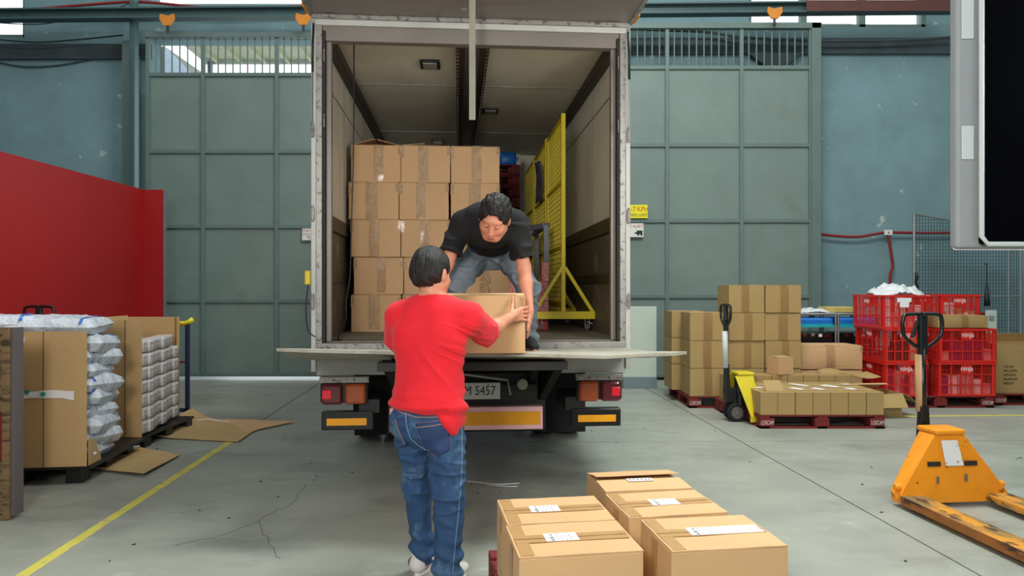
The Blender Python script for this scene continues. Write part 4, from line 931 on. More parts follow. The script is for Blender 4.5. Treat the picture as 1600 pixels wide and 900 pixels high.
# far right open carton on pallet
px0 = P(1557, 0, 8.7).x
pallet('pallet', 'dark red stencilled pallet at the far right edge', 1.2, 1.0, 0.14, (px0+0.58, 8.7+0.5, 0), 0)
oc = thing('open_carton', 'open brown carton with printed lines at the far right edge', 'box', (px0+0.46, 8.75+0.3, 0.142))
H_ = 0.60; 
for (a, b, nm) in (((-0.45, -0.3), (0.45, -0.295), 'front_wall'), ((-0.45, -0.3), (-0.445, 0.3), 'side_wall'), ((0.445, -0.3), (0.45, 0.3), 'side_wall'), ((-0.45, 0.295), (0.45, 0.3), 'back_wall')):
    MB().mm((a[0], a[1], 0), (b[0], b[1], H_)).build(nm, K['card_olive'], oc)
MB().sheet(lambda u, v: (-0.45+0.9*v, 0.3-0.04*u, H_+0.11*u), 3, 3, 0.005).build('top_flap', K['card_olive'], oc)
MB().sheet(lambda u, v: (-0.45-0.10*u, -0.3+0.6*v, H_-0.02*u+0.06*u), 3, 3, 0.005).build('top_flap', K['card_dark'], oc)
MB().mm((-0.44, -0.29, 0.0), (0.44, 0.29, H_-0.25)).build('contents', K['card'], oc)
for k, s_ in enumerate(('LOT NO.', 'MFG. DATE', 'EXP DATE', 'PACKED BY', 'WEIGHT')):
    text(s_, 0.042, FR(-0.34, -0.3035, 0.33-k*0.052), K['ink'], oc, name='printed_line', align='LEFT', sx=0.8)
for k in range(5): MB().box((0.02, -0.3015, 0.31-k*0.052), (0.22, 0.001, 0.002)).build('ruled_line', K['ink'], oc)
# mesh cage panel behind
cgx0, cgx1 = P(1428, 0, 10.9).x, P(1594, 0, 10.9).x; zt = P(0, 333, 10.9).z
cg = thing('mesh_cage', 'wire mesh panel on a steel frame leaning by the teal wall at right', 'mesh panel', ((cgx0+cgx1)/2, 10.9, 0))
hw = (cgx1-cgx0)/2
fr_ = [(-hw, 0, zt, 0.022), (hw, 0, zt-0.3, 0.022), (hw*0.78, 0.0, zt-0.1, 0.018)]
for x, z0, z1, r in fr_: MB().cyl((x, 0, z0), (x, 0, z1), r, 8).build('frame_post', K['mesh'], cg)
for z in (zt-0.01, 1.32, 0.2): MB().cyl((-hw, 0, z), (hw, 0, z if z < 2 else zt-0.3), 0.016, 8).build('frame_rail', K['mesh'], cg)
mw = MB()
for k in range(1, 36): mw.cyl((-hw+2*hw*k/36, 0.01, 0.2), (-hw+2*hw*k/36, 0.01, zt-0.03-0.27*k/36), 0.0035, 4)
for k in range(0, 46):
    z = 0.22+k*0.052
    if z < zt: mw.cyl((-hw, 0.01, z), (hw if z < zt-0.3 else hw*(1-2*(z-zt+0.3)/0.3)*1.0, 0.01, z), 0.0035, 4)
mw.build('wire_mesh', K['meshdark'], cg, kind='stuff')
um = thing('hanging_umbrella', 'closed black umbrella hanging from the wire mesh panel', 'umbrella', P(1542, 478, 10.845))
MB().tube([(0, 0, 0.0), (0, 0, 0.1), (0, 0, 0.35)], [0.045, 0.035, 0.012], 10).build('canopy', K['black'], um, smooth=True)
MB().tube([(0, 0, 0.34), (0, 0, 0.62), (-0.01, 0, 0.65), (-0.035, 0, 0.64)], 0.008, 6).build('handle', K['black'], um)
um = thing('cord', 'short black cord bundle hanging on the mesh panel post', 'cord', P(1431, 438, 10.86))
MB().tube([(0, 0, 0.12), (0.015, 0, 0.05), (0.0, 0, -0.03), (0.02, 0, -0.10), (0.01, 0, -0.2)], [0.02, 0.028, 0.02, 0.022, 0.012], 7).build('cord_coil', K['black'], um, smooth=True)

# ================================================================= PALLET JACKS
def jack(name, label, loc, rz, body, fork, sc=1.0, fl_len=1.15, wd=0.60, wrap='card', handle_yaw=0.0, apron_h=0.44, web=0.10):
    t = thing(name, label, 'pallet jack', loc, rz); b = K[body]; f = K[fork]
    hw = wd/2
    for s in (-1, 1):
        fk = MB().mm((s*hw, 0, 0.035), (s*(hw-0.16), fl_len-0.12, 0.085))
        fk.prism([(s*hw, fl_len-0.12, 0.035), (s*(hw-0.16), fl_len-0.12, 0.035), (s*(hw-0.12), fl_len, 0.045), (s*(hw-0.04), fl_len, 0.045)], (0, 0, 0.038))
        fo = fk.build('fork', f, t, bevel=0.008)
        MB().mm((s*(hw+0.0015), 0, 0.03), (s*(hw-0.004), fl_len-0.15, 0.084)).build('fork_side', K['jackrust'] if fork != 'rail' else f, fo)
        MB().cyl((s*(hw-0.05), fl_len-0.2, 0.037), (s*(hw-0.11), fl_len-0.2, 0.037), 0.036, 16).build('load_roller', K['rubber'], fo)
        MB().cyl((s*(hw-0.05), fl_len-0.32, 0.034), (s*(hw-0.11), fl_len-0.32, 0.034), 0.03, 14).build('load_roller', K['steel'], fo)
    # apron: front plate (trapezoid) and two sloping side webs, top cap
    tw_, zt = 0.105, apron_h
    ap = MB().prism([(-hw, 0.0, 0.03), (hw, 0.0, 0.03), (hw, 0.0, 0.09), (tw_, -0.05, zt), (-tw_, -0.05, zt), (-hw, 0.0, 0.09)], (0, -0.012, 0)).build('apron_plate', b, t, bevel=0.003)
    for s in (-1, 1):
        MB().prism([(s*hw, 0.0, 0.03), (s*hw, -web, 0.03), (s*hw, -web, 0.10), (s*tw_, -web-0.10, zt), (s*tw_, -0.05, zt), (s*hw, 0.0, 0.09)], (-s*0.012, 0, 0)).build('apron_side', b, t, bevel=0.003)
        MB().cyl((s*(hw+0.01), -0.05, 0.13), (s*(hw-0.03), -0.05, 0.13), 0.022, 14).build('pivot_pin', b, t, bevel=0.004)
    MB().prism([(-tw_, -0.03, zt), (tw_, -0.03, zt), (tw_+0.01, -0.22, zt), (-tw_-0.01, -0.22, zt)], (0, 0, 0.035)).build('top_cap', b, t, bevel=0.012)
    # pump, wheels
    pm = MB().cyl((0, -0.17, 0.14), (0, -0.17, zt+0.01), 0.045, 18).mm((-0.06, -0.24, 0.16), (0.06, -0.11, 0.27)).build('hydraulic_pump', K['black'], t, bevel=0.006)
    MB().cyl((0.09, -0.19, 0.18), (0.09, -0.19, 0.30), 0.03, 14).build('pump_piston', K['black'], pm)
    for s in (-1, 1):
        wh = MB().cyl((s*0.035, -0.22, 0.1), (s*0.09, -0.22, 0.1), 0.1, 32).build('steering_wheel', K['rubber'], t, bevel=0.01)
        MB().cyl((s*0.03, -0.22, 0.1), (s*0.094, -0.22, 0.1), 0.065, 24).build('wheel_hub', K['woodgrey'], wh)
        MB().cyl((s*0.03, -0.22, 0.1), (s*0.10, -0.22, 0.1), 0.015, 12).build('axle_cap', K['steel'], wh)
    # tiller upright
    MB().mm((-0.045, -0.33, 0.20), (0.045, -0.20, 0.36)).build('tiller_base', K['black'], t, bevel=0.01)
    MB().prism([(-0.045, -0.33, 0.30), (0.045, -0.33, 0.30), (0.028, -0.33, 0.62), (-0.028, -0.33, 0.62)], (0, 0.05, 0)).build('tiller_foot', K['black'], t, bevel=0.006)
    MB().cyl((0, -0.305, 0.5), (0, -0.315, 1.02), 0.023, 14).build('tiller_shaft', K['blackmetal'], t, smooth=True)
    if wrap: MB().cyl((0.012, -0.320, 0.58), (0.010, -0.327, 0.98), 0.030, 14).build('tape_wrap', K[wrap], t, smooth=True)
    MB().mm((-0.028, -0.335, 0.98), (0.028, -0.295, 1.26)).build('handle_neck', K['black'], t, bevel=0.006)
    pts = [V((0.0, -0.315, 1.01)), V((-0.08, -0.315, 1.06)), V((-0.135, -0.315, 1.11)), V((-0.148, -0.315, 1.17)), V((-0.145, -0.315, 1.23)), V((-0.12, -0.315, 1.262)), V((0, -0.315, 1.268))]
    MB().tube(smooth_path(pts, 5), 0.014, 8).tube(smooth_path([V((-p.x, p.y, p.z)) for p in pts], 5), 0.014, 8).build('handle_loop', K['blackmetal'], t, smooth=True)
    MB().bar((0.02, -0.335, 1.22), (0.065, -0.335, 1.10), 0.014, 0.03, up=(0, 1, 0)).build('control_lever', K['black'], t, bevel=0.003)
    return t
# orange jack on the right, forks toward the camera
oj = jack('pallet_jack', 'orange pallet jack on the right with forks pointing toward the foreground', (2.93, 4.66, 0), PI+0.10, 'jackorange', 'jackfork', wd=0.76, apron_h=0.47, fl_len=1.35)
MB().prism([(0.07, -0.0385+0.0, 0.435), (-0.045, -0.0385, 0.435), (-0.075, -0.018, 0.27), (0.05, -0.018, 0.27)], (0, 0.006, 0)).build('worn_white_label', mat('worn_label', (222, 224, 226), 0.5, spots=((150, 150, 150), 20, 0.6, 0.66), var=0.05), oj)
for x, z in ((0.11, 0.16), (-0.09, 0.17)): MB().prism([(x, 0.001, z), (x+0.02, 0.001, z), (x+0.015, -0.005, z+0.045), (x-0.002, -0.005, z+0.045)], (0, 0.006, 0)).build('scrape_mark', K['steel'], oj)
for x in (0.09, -0.17): MB().prism([(x, -0.014, 0.27), (x+0.09, -0.014, 0.27), (x+0.09, -0.018, 0.30), (x, -0.018, 0.30)], (0, 0.006, 0)).build('greasy_slot', K['rail'], oj)
# yellow jack, forks run into the pallet of small boxes
jack('pallet_jack', 'yellow pallet jack with taped handle beside the tall carton stack', (P(1165, 0, 7.72).x+0.09, 7.72, 0), -PI/2+0.06, 'jackyellow', 'rail', wd=0.56, apron_h=0.50, fl_len=1.0, web=0.15, wrap='plastic')
# dark jack behind the bags on the left
jack('pallet_jack', 'black pallet jack handle standing behind the bags at the red partition', (P(121, 0, 7.6).x, 7.3, 0), 0.0, 'black', 'black', wd=0.52, fl_len=0.6, wrap=None)

# ================================================================= LEFT SIDE
def bag_mesh(L=0.62, W=0.42, H=0.112, seed=0):
    n1, n2 = 26, 16; mb = MB()
    def f(s):
        def fn(u, v):
            x = (u-0.5)*2; y = (v-0.5)*2
            e = max(0, (1-abs(x)**8))**0.34*max(0, (1-abs(y)**6.0))**0.34
            nz = noise.noise(V((u*4+seed, v*3, s)))*0.30+abs(noise.noise(V((u*9+seed, v*4, s*3))))*0.30
            wob = 1-0.06*abs(y)**2*(1-abs(x))+0.03*noise.noise(V((u*3, seed, 1)))
            return V((x*L/2*wob, y*W/2*wob, s*H/2*e*(1+nz)))
        return fn
    for s in (1, -1):
        fn = f(s); P_ = [[fn(i/n1, j/n2) for j in range(n2+1)] for i in range(n1+1)]; o = len(mb.v)
        for i in range(n1+1):
            for j in range(n2+1): mb.v.append(tuple(P_[i][j]))
        for i in range(n1):
            for j in range(n2):
                a, b, c_, d = o+i*(n2+1)+j, o+(i+1)*(n2+1)+j, o+(i+1)*(n2+1)+j+1, o+i*(n2+1)+j+1
                mb.f.append((a, b, c_, d) if s > 0 else (a, d, c_, b))
    return mb
def bag_proto(seed):
    t = thing('white_bag', 'x', 'bag'); mb = bag_mesh(seed=seed); me = mb.build('bag_body', K['bag'], t, smooth=True)
    # printed blue band near one end: a thin belt following the bag
    bl = MB(); n = 24; L = 0.62; W = 0.42
    for s in (1, -1):
        def fn(u, v, s=s):
            x = 0.68+0.07*u; y = (v-0.5)*1.98
            e = max(0, (1-abs(x)**8))**0.34*max(0, (1-abs(y)**6.0))**0.34; uu = x/2+0.5; vv = y/2+0.5
            nz = noise.noise(V((uu*4+seed, vv*3, s)))*0.30+abs(noise.noise(V((uu*9+seed, vv*4, s*3))))*0.30
            wob = 1-0.06*abs(y)**2*(1-abs(x))+0.03*noise.noise(V((uu*3, seed, 1)))
            return V((x*L/2*wob, y*W/2*wob*1.004, s*(0.112/2*e*(1+nz)+0.003)))
        bl.sheet(fn, 2, 12, 0.0016)
    bl.build('blue_print_band', K['bagblue'], t); return t
# first cardboard sleeve with bags
SA1 = 0.12
S1 = thing('cardboard_sleeve', 'tall brown cardboard sleeve box holding white bags at left', 'box', (P(136, 727, 5.2).x, 5.2, 0.0), SA1)
zt1 = 1.13
MB().mm((-0.66, -0.006, 0.135), (0.0, 0, zt1)).build('front_wall', K['card_big'], S1)
MB().mm((-0.300, -0.009, 0.135), (-0.293, -0.004, zt1)).build('fold_crease', K['card_dark'], S1)
MB().mm((-0.66, 0, 0.135), (-0.654, 0.95, zt1)).build('side_wall', K['card_big'], S1)
MB().prism([(0.0, 0.02, 0.135), (0.0, 0.22, 0.135), (0.0, 0.12, 0.30), (0.0, 0.02, 0.34)], (0.006, 0, 0)).build('torn_side', K['card_big'], S1)
def straps(y, z, label, curl):
    m = MB()
    m.sheet(lambda u, v: (-0.66+0.20*u, y-0.012, z-0.025+0.05*v+0.004*math.sin(u*9)), 8, 1, 0.002)
    return m
o = MB().sheet(lambda u, v: (-0.66+0.24*u, -0.014-0.004*math.sin(u*8), 1.045+0.045*v+0.006*math.sin(u*14)), 12, 2, 0.002).build('tape_piece', K['label'], S1)
o = MB().sheet(lambda u, v: (-0.66+0.58*u, -0.016-0.006*math.sin(u*8), 0.70+0.055*(v-0.5)*(0.35+abs(u-0.45)*1.6)-0.035*u+0.006*math.sin(u*11)), 16, 2, 0.002).build('tape_band', K['label'], S1)
o2 = MB().sheet(lambda u, v: (-0.66+0.50*u, -0.020-0.004*math.sin(u*8), 0.645+0.05*(v-0.5)*(0.35+abs(u-0.55)*1.2)+0.02*u), 16, 2, 0.002).build('tape_band', K['label'], S1)
for (x, z) in ((-0.40, 0.692), (-0.29, 0.675)): MB().cyl((x, -0.026, z), (x, -0.029, z), 0.018, 14).build('green_dot', mat('green_ink', (40, 160, 120), 0.5) if x < -0.35 else bpy.data.materials['green_ink'], o)
MB().box((-0.53, -0.027, 0.655), (0.05, 0.003, 0.012)).build('red_print', K['signred'], o2)
bp_ = thing('plastic_pallet', 'black plastic pallet under the sleeve of white bags', 'pallet', (P(136, 727, 5.2).x, 5.2, 0), SA1)
MB().mm((-0.95, 0.02, 0.105), (0.02, 1.0, 0.134)).build('deck', K['black'], bp_, bevel=0.004)
for x in (-0.9, -0.52, -0.12):
    for y in (0.1, 0.5, 0.9): MB().mm((x-0.05, y-0.06, 0), (x+0.07, y+0.06, 0.105)).build('foot', K['black'], bp_, bevel=0.006)
R1 = Matrix.Rotation(SA1, 3, 'Z')
def s1(x, y, z): p = R1 @ V((x, y, 0)); return V((S1.location.x+p.x, S1.location.y+p.y, z))
bps = [bag_proto(s) for s in (1, 5, 9)]; bu = [False]*3
def place_bag(i, loc, rz, lab, grp=None, tilt=(0, 0), sc=(1, 1, 1)):
    p = bps[i]
    if not bu[i]: o = p; bu[i] = True; o.location = loc
    else: o = dup(p, loc, rz)
    o.rotation_euler = (tilt[0], tilt[1], rz); o.scale = sc; o['label'] = lab
    if grp: o['group'] = grp
    return o
LV = ['lowest', 'second lowest', 'third lowest', 'fourth lowest', 'fifth lowest', 'sixth lowest', 'seventh lowest', 'eighth lowest', 'ninth lowest']
for k in range(9):
    tl_ = ((-1)**k)*0.09
    place_bag(k % 3, s1(-0.23+0.02*((k*7) % 3), 0.31+0.02*((k*5) % 3), 0.185+k*0.104), SA1+PI/2+0.12*((-1)**k)+(PI if k % 2 else 0), 'white woven bag showing at the open side of the sleeve, %s in the pile' % LV[k], 'white bags in the cardboard sleeve', (0, tl_*0.8), (0.80, 1.05, 1.18))
place_bag(0, s1(-0.33, 0.30, 1.165), SA1+0.1, 'white bag lying on top of the pile at the sleeve rim', None, (0.03, 0.02), (1.0, 1.15, 1.1))
place_bag(1, s1(-0.75, 0.20, 1.185), SA1+0.25, 'white bag with blue print on top nearest the wooden crate', None, (0.0, 0.03), (1.0, 1, 1.1))
place_bag(2, s1(-0.62, 0.75, 1.16), SA1-0.1, 'white bag on top of the pile at the rear', None, (0.0, 0.0), (1.0, 1, 1.0))
for k in range(9):
    place_bag((k+1) % 3, s1(-0.83, 0.45, 0.185+k*0.104), SA1+PI/2, 'white woven bag in the inner column behind the sleeve front, %s' % LV[k], 'white bags in the inner column', (0, 0), (1.08, 0.9, 1.18))
# second sleeve with small wrapped packets
S2x = P(186, 0, 6.3).x
S2 = thing('cardboard_sleeve', 'cardboard sleeve open at its side showing small wrapped packets', 'box', (S2x, 6.3, 0.0), 0)
zt2 = P(0, 500, 6.3).z
MB().mm((-0.5, -0.006, 0.115), (0.205, 0, zt2)).build('front_wall', K['card_big'], S2)
MB().mm((0.055, -0.01, 0.115), (0.062, -0.004, zt2)).build('fold_crease', K['card_dark'], S2)
q0 = V((0.205, 0, 0)); q1 = P(280, 0, 7.35)-V((S2x, 6.3, 0)); q1.z = 0
q2 = P(222, 0, 7.1)-V((S2x, 6.3, 0))
MB().prism([(q1.x-0.62, q1.y, 0.115), (q1.x, q1.y, 0.115), (q1.x, q1.y, P(0, 495, 7.35).z), (q1.x-0.62, q1.y, P(0, 495, 7.35).z)], (0, 0.006, 0)).build('rear_wall', K['card_big'], S2)
MB().mm((-0.5, 0, 0.115), (-0.494, 1.05, zt2)).build('side_wall', K['card_big'], S2)
MB().mm((q1.x-0.04, q1.y-0.006, 0.2), (q1.x-0.03, q1.y, P(0, 495, 7.35).z)).build('fold_crease', K['card_dark'], S2)
pb2 = thing('plastic_pallet', 'black plastic pallet under the sleeve of wrapped packets', 'pallet', (S2x-0.05, 6.35, 0), 0)
MB().mm((-0.5, 0, 0.09), (0.25, 1.0, 0.114)).build('deck', K['black'], pb2, bevel=0.004)
for x in (-0.42, -0.1, 0.18):
    for y in (0.08, 0.5, 0.92): MB().mm((x-0.06, y-0.06, 0), (x+0.06, y+0.06, 0.09)).build('foot', K['black'], pb2, bevel=0.006)
pkt = thing('wrapped_packet', 'x', 'packet'); grid_box(0.125, 0.100, 0.112, 4, 0.010, 12, 0.008).build('packet_body', K['packet'], pkt, smooth=True)
MB().box((0.070, 0, 0.06), (0.002, 0.05, 0.06)).build('printed_front', K['packetprint'], pkt)
fst = True
for r in range(7):
    for c_ in range(8):
        if r == 6 and c_ == 7: continue
        u = (c_+0.5)/8; x = 0.165-0.15*u+0.012*((r*3+c_*5) % 3-1); y = 0.02+u*0.94
        pos = V((S2x+x-0.02, 6.3+y, 0.13+r*0.122)); lab = 'wrapped white packet in the open sleeve, row %s up, %s from the front' % (['one', 'two', 'three', 'four', 'five', 'six', 'seven'][r], NTH[c_])
        if fst: pkt.location = pos; pkt['label'] = lab; pkt['group'] = 'wrapped packets in the open sleeve'; fst = False
        else: dup(pkt, pos, rnd.uniform(-0.10, 0.10), lab, 'wrapped packets in the open sleeve')
# wooden crate at the left edge
W = thing('wooden_crate', 'weathered plywood crate end with batten frame at the left edge', 'crate', (P(38, 0, 4.5).x-0.045, 4.45, 0), 0.0)
ztw = P(0, 512, 4.42).z
MB().mm((-0.02, -0.06, 0), (0.02, 0.0, ztw)).build('corner_batten', K['wood'], W, bevel=0.003)
MB().mm((0.02, -0.04, 0.02), (0.042, 0.05, ztw)).build('side_board', K['woodgrey'], W, bevel=0.003)
MB().mm((-0.9, -0.06, ztw-0.04), (-0.02, 0.0, ztw)).build('top_batten', K['wood'], W, bevel=0.003)
MB().mm((-0.9, -0.06, 0.0), (-0.02, 0.0, 0.03)).build('bottom_batten', K['wood'], W, bevel=0.003)
hs = [0.03, 0.36, 0.66, 0.76, 1.17]
for a, b in zip(hs[:-1], hs[1:]): MB().mm((-0.9, 0.0-(0.02 if (a == 0.66) else 0), a+0.003), (-0.02, 0.02, min(b, ztw-0.04)-0.003)).build('plank', K['wood'] if a != 0.36 else K['palletred'], W, bevel=0.002)
# cardboard flattened on the floor
def floor_sheet(corners, lab, curl=None, m='card'):
    a, b, c_, d = [V(p) for p in corners]
    def fn(u, v):
        p = (a*(1-u)+b*u)*(1-v)+(d*(1-u)+c_*u)*v; z = 0.012
        if curl: z += curl(u, v)
        return V((p.x, p.y, z+0.004*noise.noise(V((u*4, v*4, 1)))))
    o = MB().sheet(fn, 14, 8, 0.006).build('cardboard_sheet', K[m], None); tag(o, lab, 'cardboard'); return o
floor_sheet([ground(130, 733), ground(225, 746), ground(281, 713), ground(165, 696)], 'flattened cardboard sheet on the floor beside the bag sleeve', lambda u, v: 0.02*u*(1-v)+0.03*(1-u)*v, 'card_big')
floor_sheet([ground(225, 684), ground(372, 692), ground(418, 661), ground(300, 655)], 'large flattened cardboard sheet on the floor by the packet sleeve', lambda u, v: 0.11*(max(0, 0.30-u)/0.30)**1.3*(0.35+0.65*v), 'card_big')
floor_sheet([ground(385, 680), ground(404, 673), ground(460, 661), ground(350, 657)], 'smaller cardboard sheet tucked under the large flattened one', lambda u, v: 0.004, 'card_light')
wire('plastic_strip', [ground(300, 658, 0.03), ground(325, 655, 0.05), ground(345, 658, 0.03), ground(358, 659, 0.03)], 0.006, K['label'], 'white plastic strap on the large flattened cardboard', 'strap')
wire('plastic_strip', [ground(185, 696, 0.04), ground(200, 699, 0.05), ground(218, 697, 0.045)], 0.008, K['label'], 'white plastic strap on the floor by the bag sleeve', 'strap')
# blue trolley with yellow handle
bt = thing('blue_trolley', 'navy blue post trolley with yellow padded handle behind the sleeve', 'trolley', (P(293, 0, 7.9).x, 7.9, 0))
MB().box((0, 0, 0.56), (0.04, 0.04, 1.0)).build('post', K['navy'], bt, bevel=0.003)
MB().tube([(-0.14, 0, 1.055), (-0.03, 0, 1.05), (0.02, 0, 1.07), (0.06, 0, 1.10)], 0.028, 10).build('padded_handle', K['signyellow'], bt, smooth=True)
MB().tube([(-0.35, 0, 0.62), (0, 0, 0.62)], 0.012, 8).build('red_bar', K['redpipe'], bt)
MB().mm((-0.35, -0.02, 0.06), (0.04, 0.02, 0.10)).build('base_bar', K['navy'], bt)
for x in (-0.30, 0.0): MB().cyl((x, -0.02, 0.03), (x, 0.02, 0.03), 0.03, 14).build('caster', K['rubber'], bt)
# ================================================================= STUDIO SOFTBOX
sx0 = P(1533, 0, 2.25).x; szb = P(0, 384, 2.25).z
SB = thing('studio_softbox', 'large black studio softbox with grey border at the upper right', 'softbox', (sx0+0.45, 2.25, szb+0.75), 0)
MB().mm((-0.45, 0, -0.745), (0.6, 0.02, 0.9)).build('black_back', K['softblack'], SB, bevel=0.02)
bd = MB().mm((-0.509, 0.03, -0.755), (0.62, 0.05, 0.9)).build('grey_border', K['softgrey'], SB, bevel=0.018)
MB().tube([(-0.45, -0.002, 0.9), (-0.45, -0.002, -0.72), (-0.43, -0.002, -0.745), (0.6, -0.002, -0.745)], 0.008, 8).build('pale_piping', K['softlip'], bd, smooth=True)
for z0, z1 in ((-0.47, -0.36), (-0.08, 0.2)): MB().mm((-0.495, 0.024, z0), (-0.455, 0.03, z1)).build('velcro_patch', K['softlip'], bd, bevel=0.003)
MB().mm((-0.487, 0.05, -0.757), (0.62, 0.11, 0.9)).build('side_skirt', K['softgrey'], SB, bevel=0.015)
MB().mm((-0.464, 0.11, -0.756), (0.62, 0.13, 0.9)).build('diffuser', K['softdiff'], SB, bevel=0.008)
MB().cyl((0.3, -0.3, 0.3), (0.3, 0.0, 0.1), 0.02).build('mount_bracket', K['black'], SB)
MB().cyl((0.45, -0.25, -2.2), (0.45, -0.25, 0.25), 0.017, 12).build('stand_pole', K['black'], SB)
for a in (0.4, 2.5, 4.6): MB().cyl((0.45, -0.25, -1.9), (0.45+0.5*math.cos(a), -0.25+0.5*math.sin(a), -(szb+0.74)), 0.012, 8).build('stand_leg', K['black'], SB)
# ================================================================= PEOPLE (smooth distance-field modelling)
class SDF:
    def __init__(s, h): s.h = h; s.p = []
    def cone(s, a, b, r0, r1, k=0.02, flat=(0, 0), u=None, e0=1.0, e1=1.0, sub=0):
        """tapered limb a->b; u: wide axis, e: depth/width ratio across it"""
        s.p.append(('c', np.array(a, float), np.array(b, float), r0, r1, k, flat, None if u is None else np.array(V(u).normalized()), e0, e1, sub)); return s
    def ell(s, c, r, k=0.02, R=None, sub=0):
        s.p.append(('e', np.array(c, float), np.array(r, float), k, np.eye(3) if R is None else np.array(R), sub)); return s
    def chain(s, pts, rs, k=0.012):
        for i in range(len(pts)-1): s.cone(pts[i], pts[i+1], rs[i], rs[i+1], k)
        return s
    def field(s, cut=None):
        h = s.h; lo = np.full(3, 1e9); hi = -lo
        bb = []
        for p in s.p:
            if p[0] == 'c': r = max(p[3]*max(1, p[8]), p[4]*max(1, p[9])); a, b = np.minimum(p[1], p[2])-r, np.maximum(p[1], p[2])+r; k = p[5]; sub = p[10]
            else: r = p[2].max(); a, b = p[1]-r, p[1]+r; k = p[3]; sub = p[5]
            m = k+3*h; bb.append((a-m, b+m))
            if not sub: lo = np.minimum(lo, a-3*h); hi = np.maximum(hi, b+3*h)
        n = np.ceil((hi-lo)/h).astype(int)+1
        F = np.full(n, 0.2, np.float32); s.lo = lo
        for p, (a, b) in zip(s.p, bb):
            i0 = np.clip(np.floor((a-lo)/h).astype(int), 0, n); i1 = np.clip(np.ceil((b-lo)/h).astype(int)+1, 0, n)
            if (i1 <= i0).any(): continue
            ax = [lo[d]+h*np.arange(i0[d], i1[d]) for d in range(3)]
            X, Y, Z = np.meshgrid(*ax, indexing='ij')
            if p[0] == 'c':
                _, A, B, r0, r1, k, flat, u, e0, e1, sub = p
                ab = B-A; L = np.linalg.norm(ab); d_ = ab/L
                px, py, pz = X-A[0], Y-A[1], Z-A[2]
                t = px*d_[0]+py*d_[1]+pz*d_[2]; tc = np.clip(t/L, 0, 1)
                if u is None:
                    qx, qy, qz = px-d_[0]*tc*L, py-d_[1]*tc*L, pz-d_[2]*tc*L
                    D = np.sqrt(qx*qx+qy*qy+qz*qz)-(r0+(r1-r0)*tc)
                else:
                    uu = u-d_*np.dot(u, d_); uu /= np.linalg.norm(uu); v = np.cross(d_, uu)
                    du = px*uu[0]+py*uu[1]+pz*uu[2]; dv = px*v[0]+py*v[1]+pz*v[2]; dt = t-tc*L
                    e = e0+(e1-e0)*tc; rr = r0+(r1-r0)*tc
                    D = (np.sqrt(du*du+(dv/e)**2+(dt/np.minimum(1, e))**2)-rr)*np.minimum(1, (e+1)/2)
                if flat[0]: D = np.maximum(D, -t)
                if flat[1]: D = np.maximum(D, t-L)
            else:
                _, c, r, k, R, sub = p
                px, py, pz = X-c[0], Y-c[1], Z-c[2]
                q = [R[0, i]*px+R[1, i]*py+R[2, i]*pz for i in range(3)]
                k0 = np.sqrt(sum((q[i]/r[i])**2 for i in range(3))); k1 = np.sqrt(sum((q[i]/r[i]**2)**2 for i in range(3)))+1e-9
                D = k0*(k0-1)/k1
            sl = tuple(slice(i0[d], i1[d]) for d in range(3)); G = F[sl]
            if sub:
                D = -D; hh = np.clip(0.5-0.5*(G-D)/max(k, 1e-4), 0, 1); F[sl] = G*(1-hh)+D*hh+k*hh*(1-hh)
            else:
                hh = np.clip(0.5+0.5*(G-D)/max(k, 1e-4), 0, 1); F[sl] = G*(1-hh)+D*hh-k*hh*(1-hh)
        if cut is not None:
            ax = [lo[d]+h*np.arange(n[d]) for d in range(3)]
            X, Y, Z = np.meshgrid(*ax, indexing='ij'); F = np.maximum(F, cut(X, Y, Z))
        F[0] = F[-1] = 0.1; F[:, 0] = F[:, -1] = 0.1; F[:, :, 0] = F[:, :, -1] = 0.1
        return F
    def mesh(s, name, m, parent=None, org=(0, 0, 0), cut=None, disp=None, keep=True, label=None):
        F = s.field(cut); ins = F < 0; n = F.shape
        c8 = [(i, j, k) for i in (0, 1) for j in (0, 1) for k in (0, 1)]
        S = sum(ins[i:n[0]-1+i, j:n[1]-1+j, k:n[2]-1+k].astype(np.int8) for i, j, k in c8)
        I, J, Kk = np.nonzero((S > 0) & (S < 8)); N = len(I)
        val = {c: F[I+c[0], J+c[1], Kk+c[2]].astype(np.float64) for c in c8}
        acc = np.zeros((N, 3)); cnt = np.zeros(N)
        for a in c8:
            for d in range(3):
                if a[d] == 0:
                    b = list(a); b[d] = 1; b = tuple(b); va, vb = val[a], val[b]; cr = (va < 0) != (vb < 0)
                    t = np.where(cr, va/np.where(va-vb == 0, 1, va-vb), 0)
                    p = np.array(a, float)[None, :].repeat(N, 0); p[:, d] = t; acc += p*cr[:, None]; cnt += cr
        vtx = (acc/cnt[:, None]+np.stack([I, J, Kk], 1))*s.h+s.lo
        idm = np.full((n[0]-1, n[1]-1, n[2]-1), -1, np.int32); idm[I, J, Kk] = np.arange(N)
        quads = []
        for d in range(3):
            e, f = [(1, 2), (2, 0), (0, 1)][d]
            sl0 = [slice(1, n[x]-1) for x in range(3)]; sl0[d] = slice(0, n[d]-1); sl1 = list(sl0); sl1[d] = slice(1, n[d])
            A = ins[tuple(sl0)]; B = ins[tuple(sl1)]; w_ = np.argwhere(A != B)
            if len(w_) == 0: continue
            off = np.array([1, 1, 1]); off[d] = 0; g = w_+off; av = A[tuple(w_.T)]
            def cid(de, df):
                q = g.copy(); q[:, e] -= de; q[:, f] -= df; return idm[tuple(q.T)]
            Q = np.stack([cid(1, 1), cid(0, 1), cid(0, 0), cid(1, 0)], 1); Q[~av] = Q[~av][:, ::-1]; quads.append(Q)
        Q = np.concatenate(quads); Q = Q[(Q >= 0).all(1)]
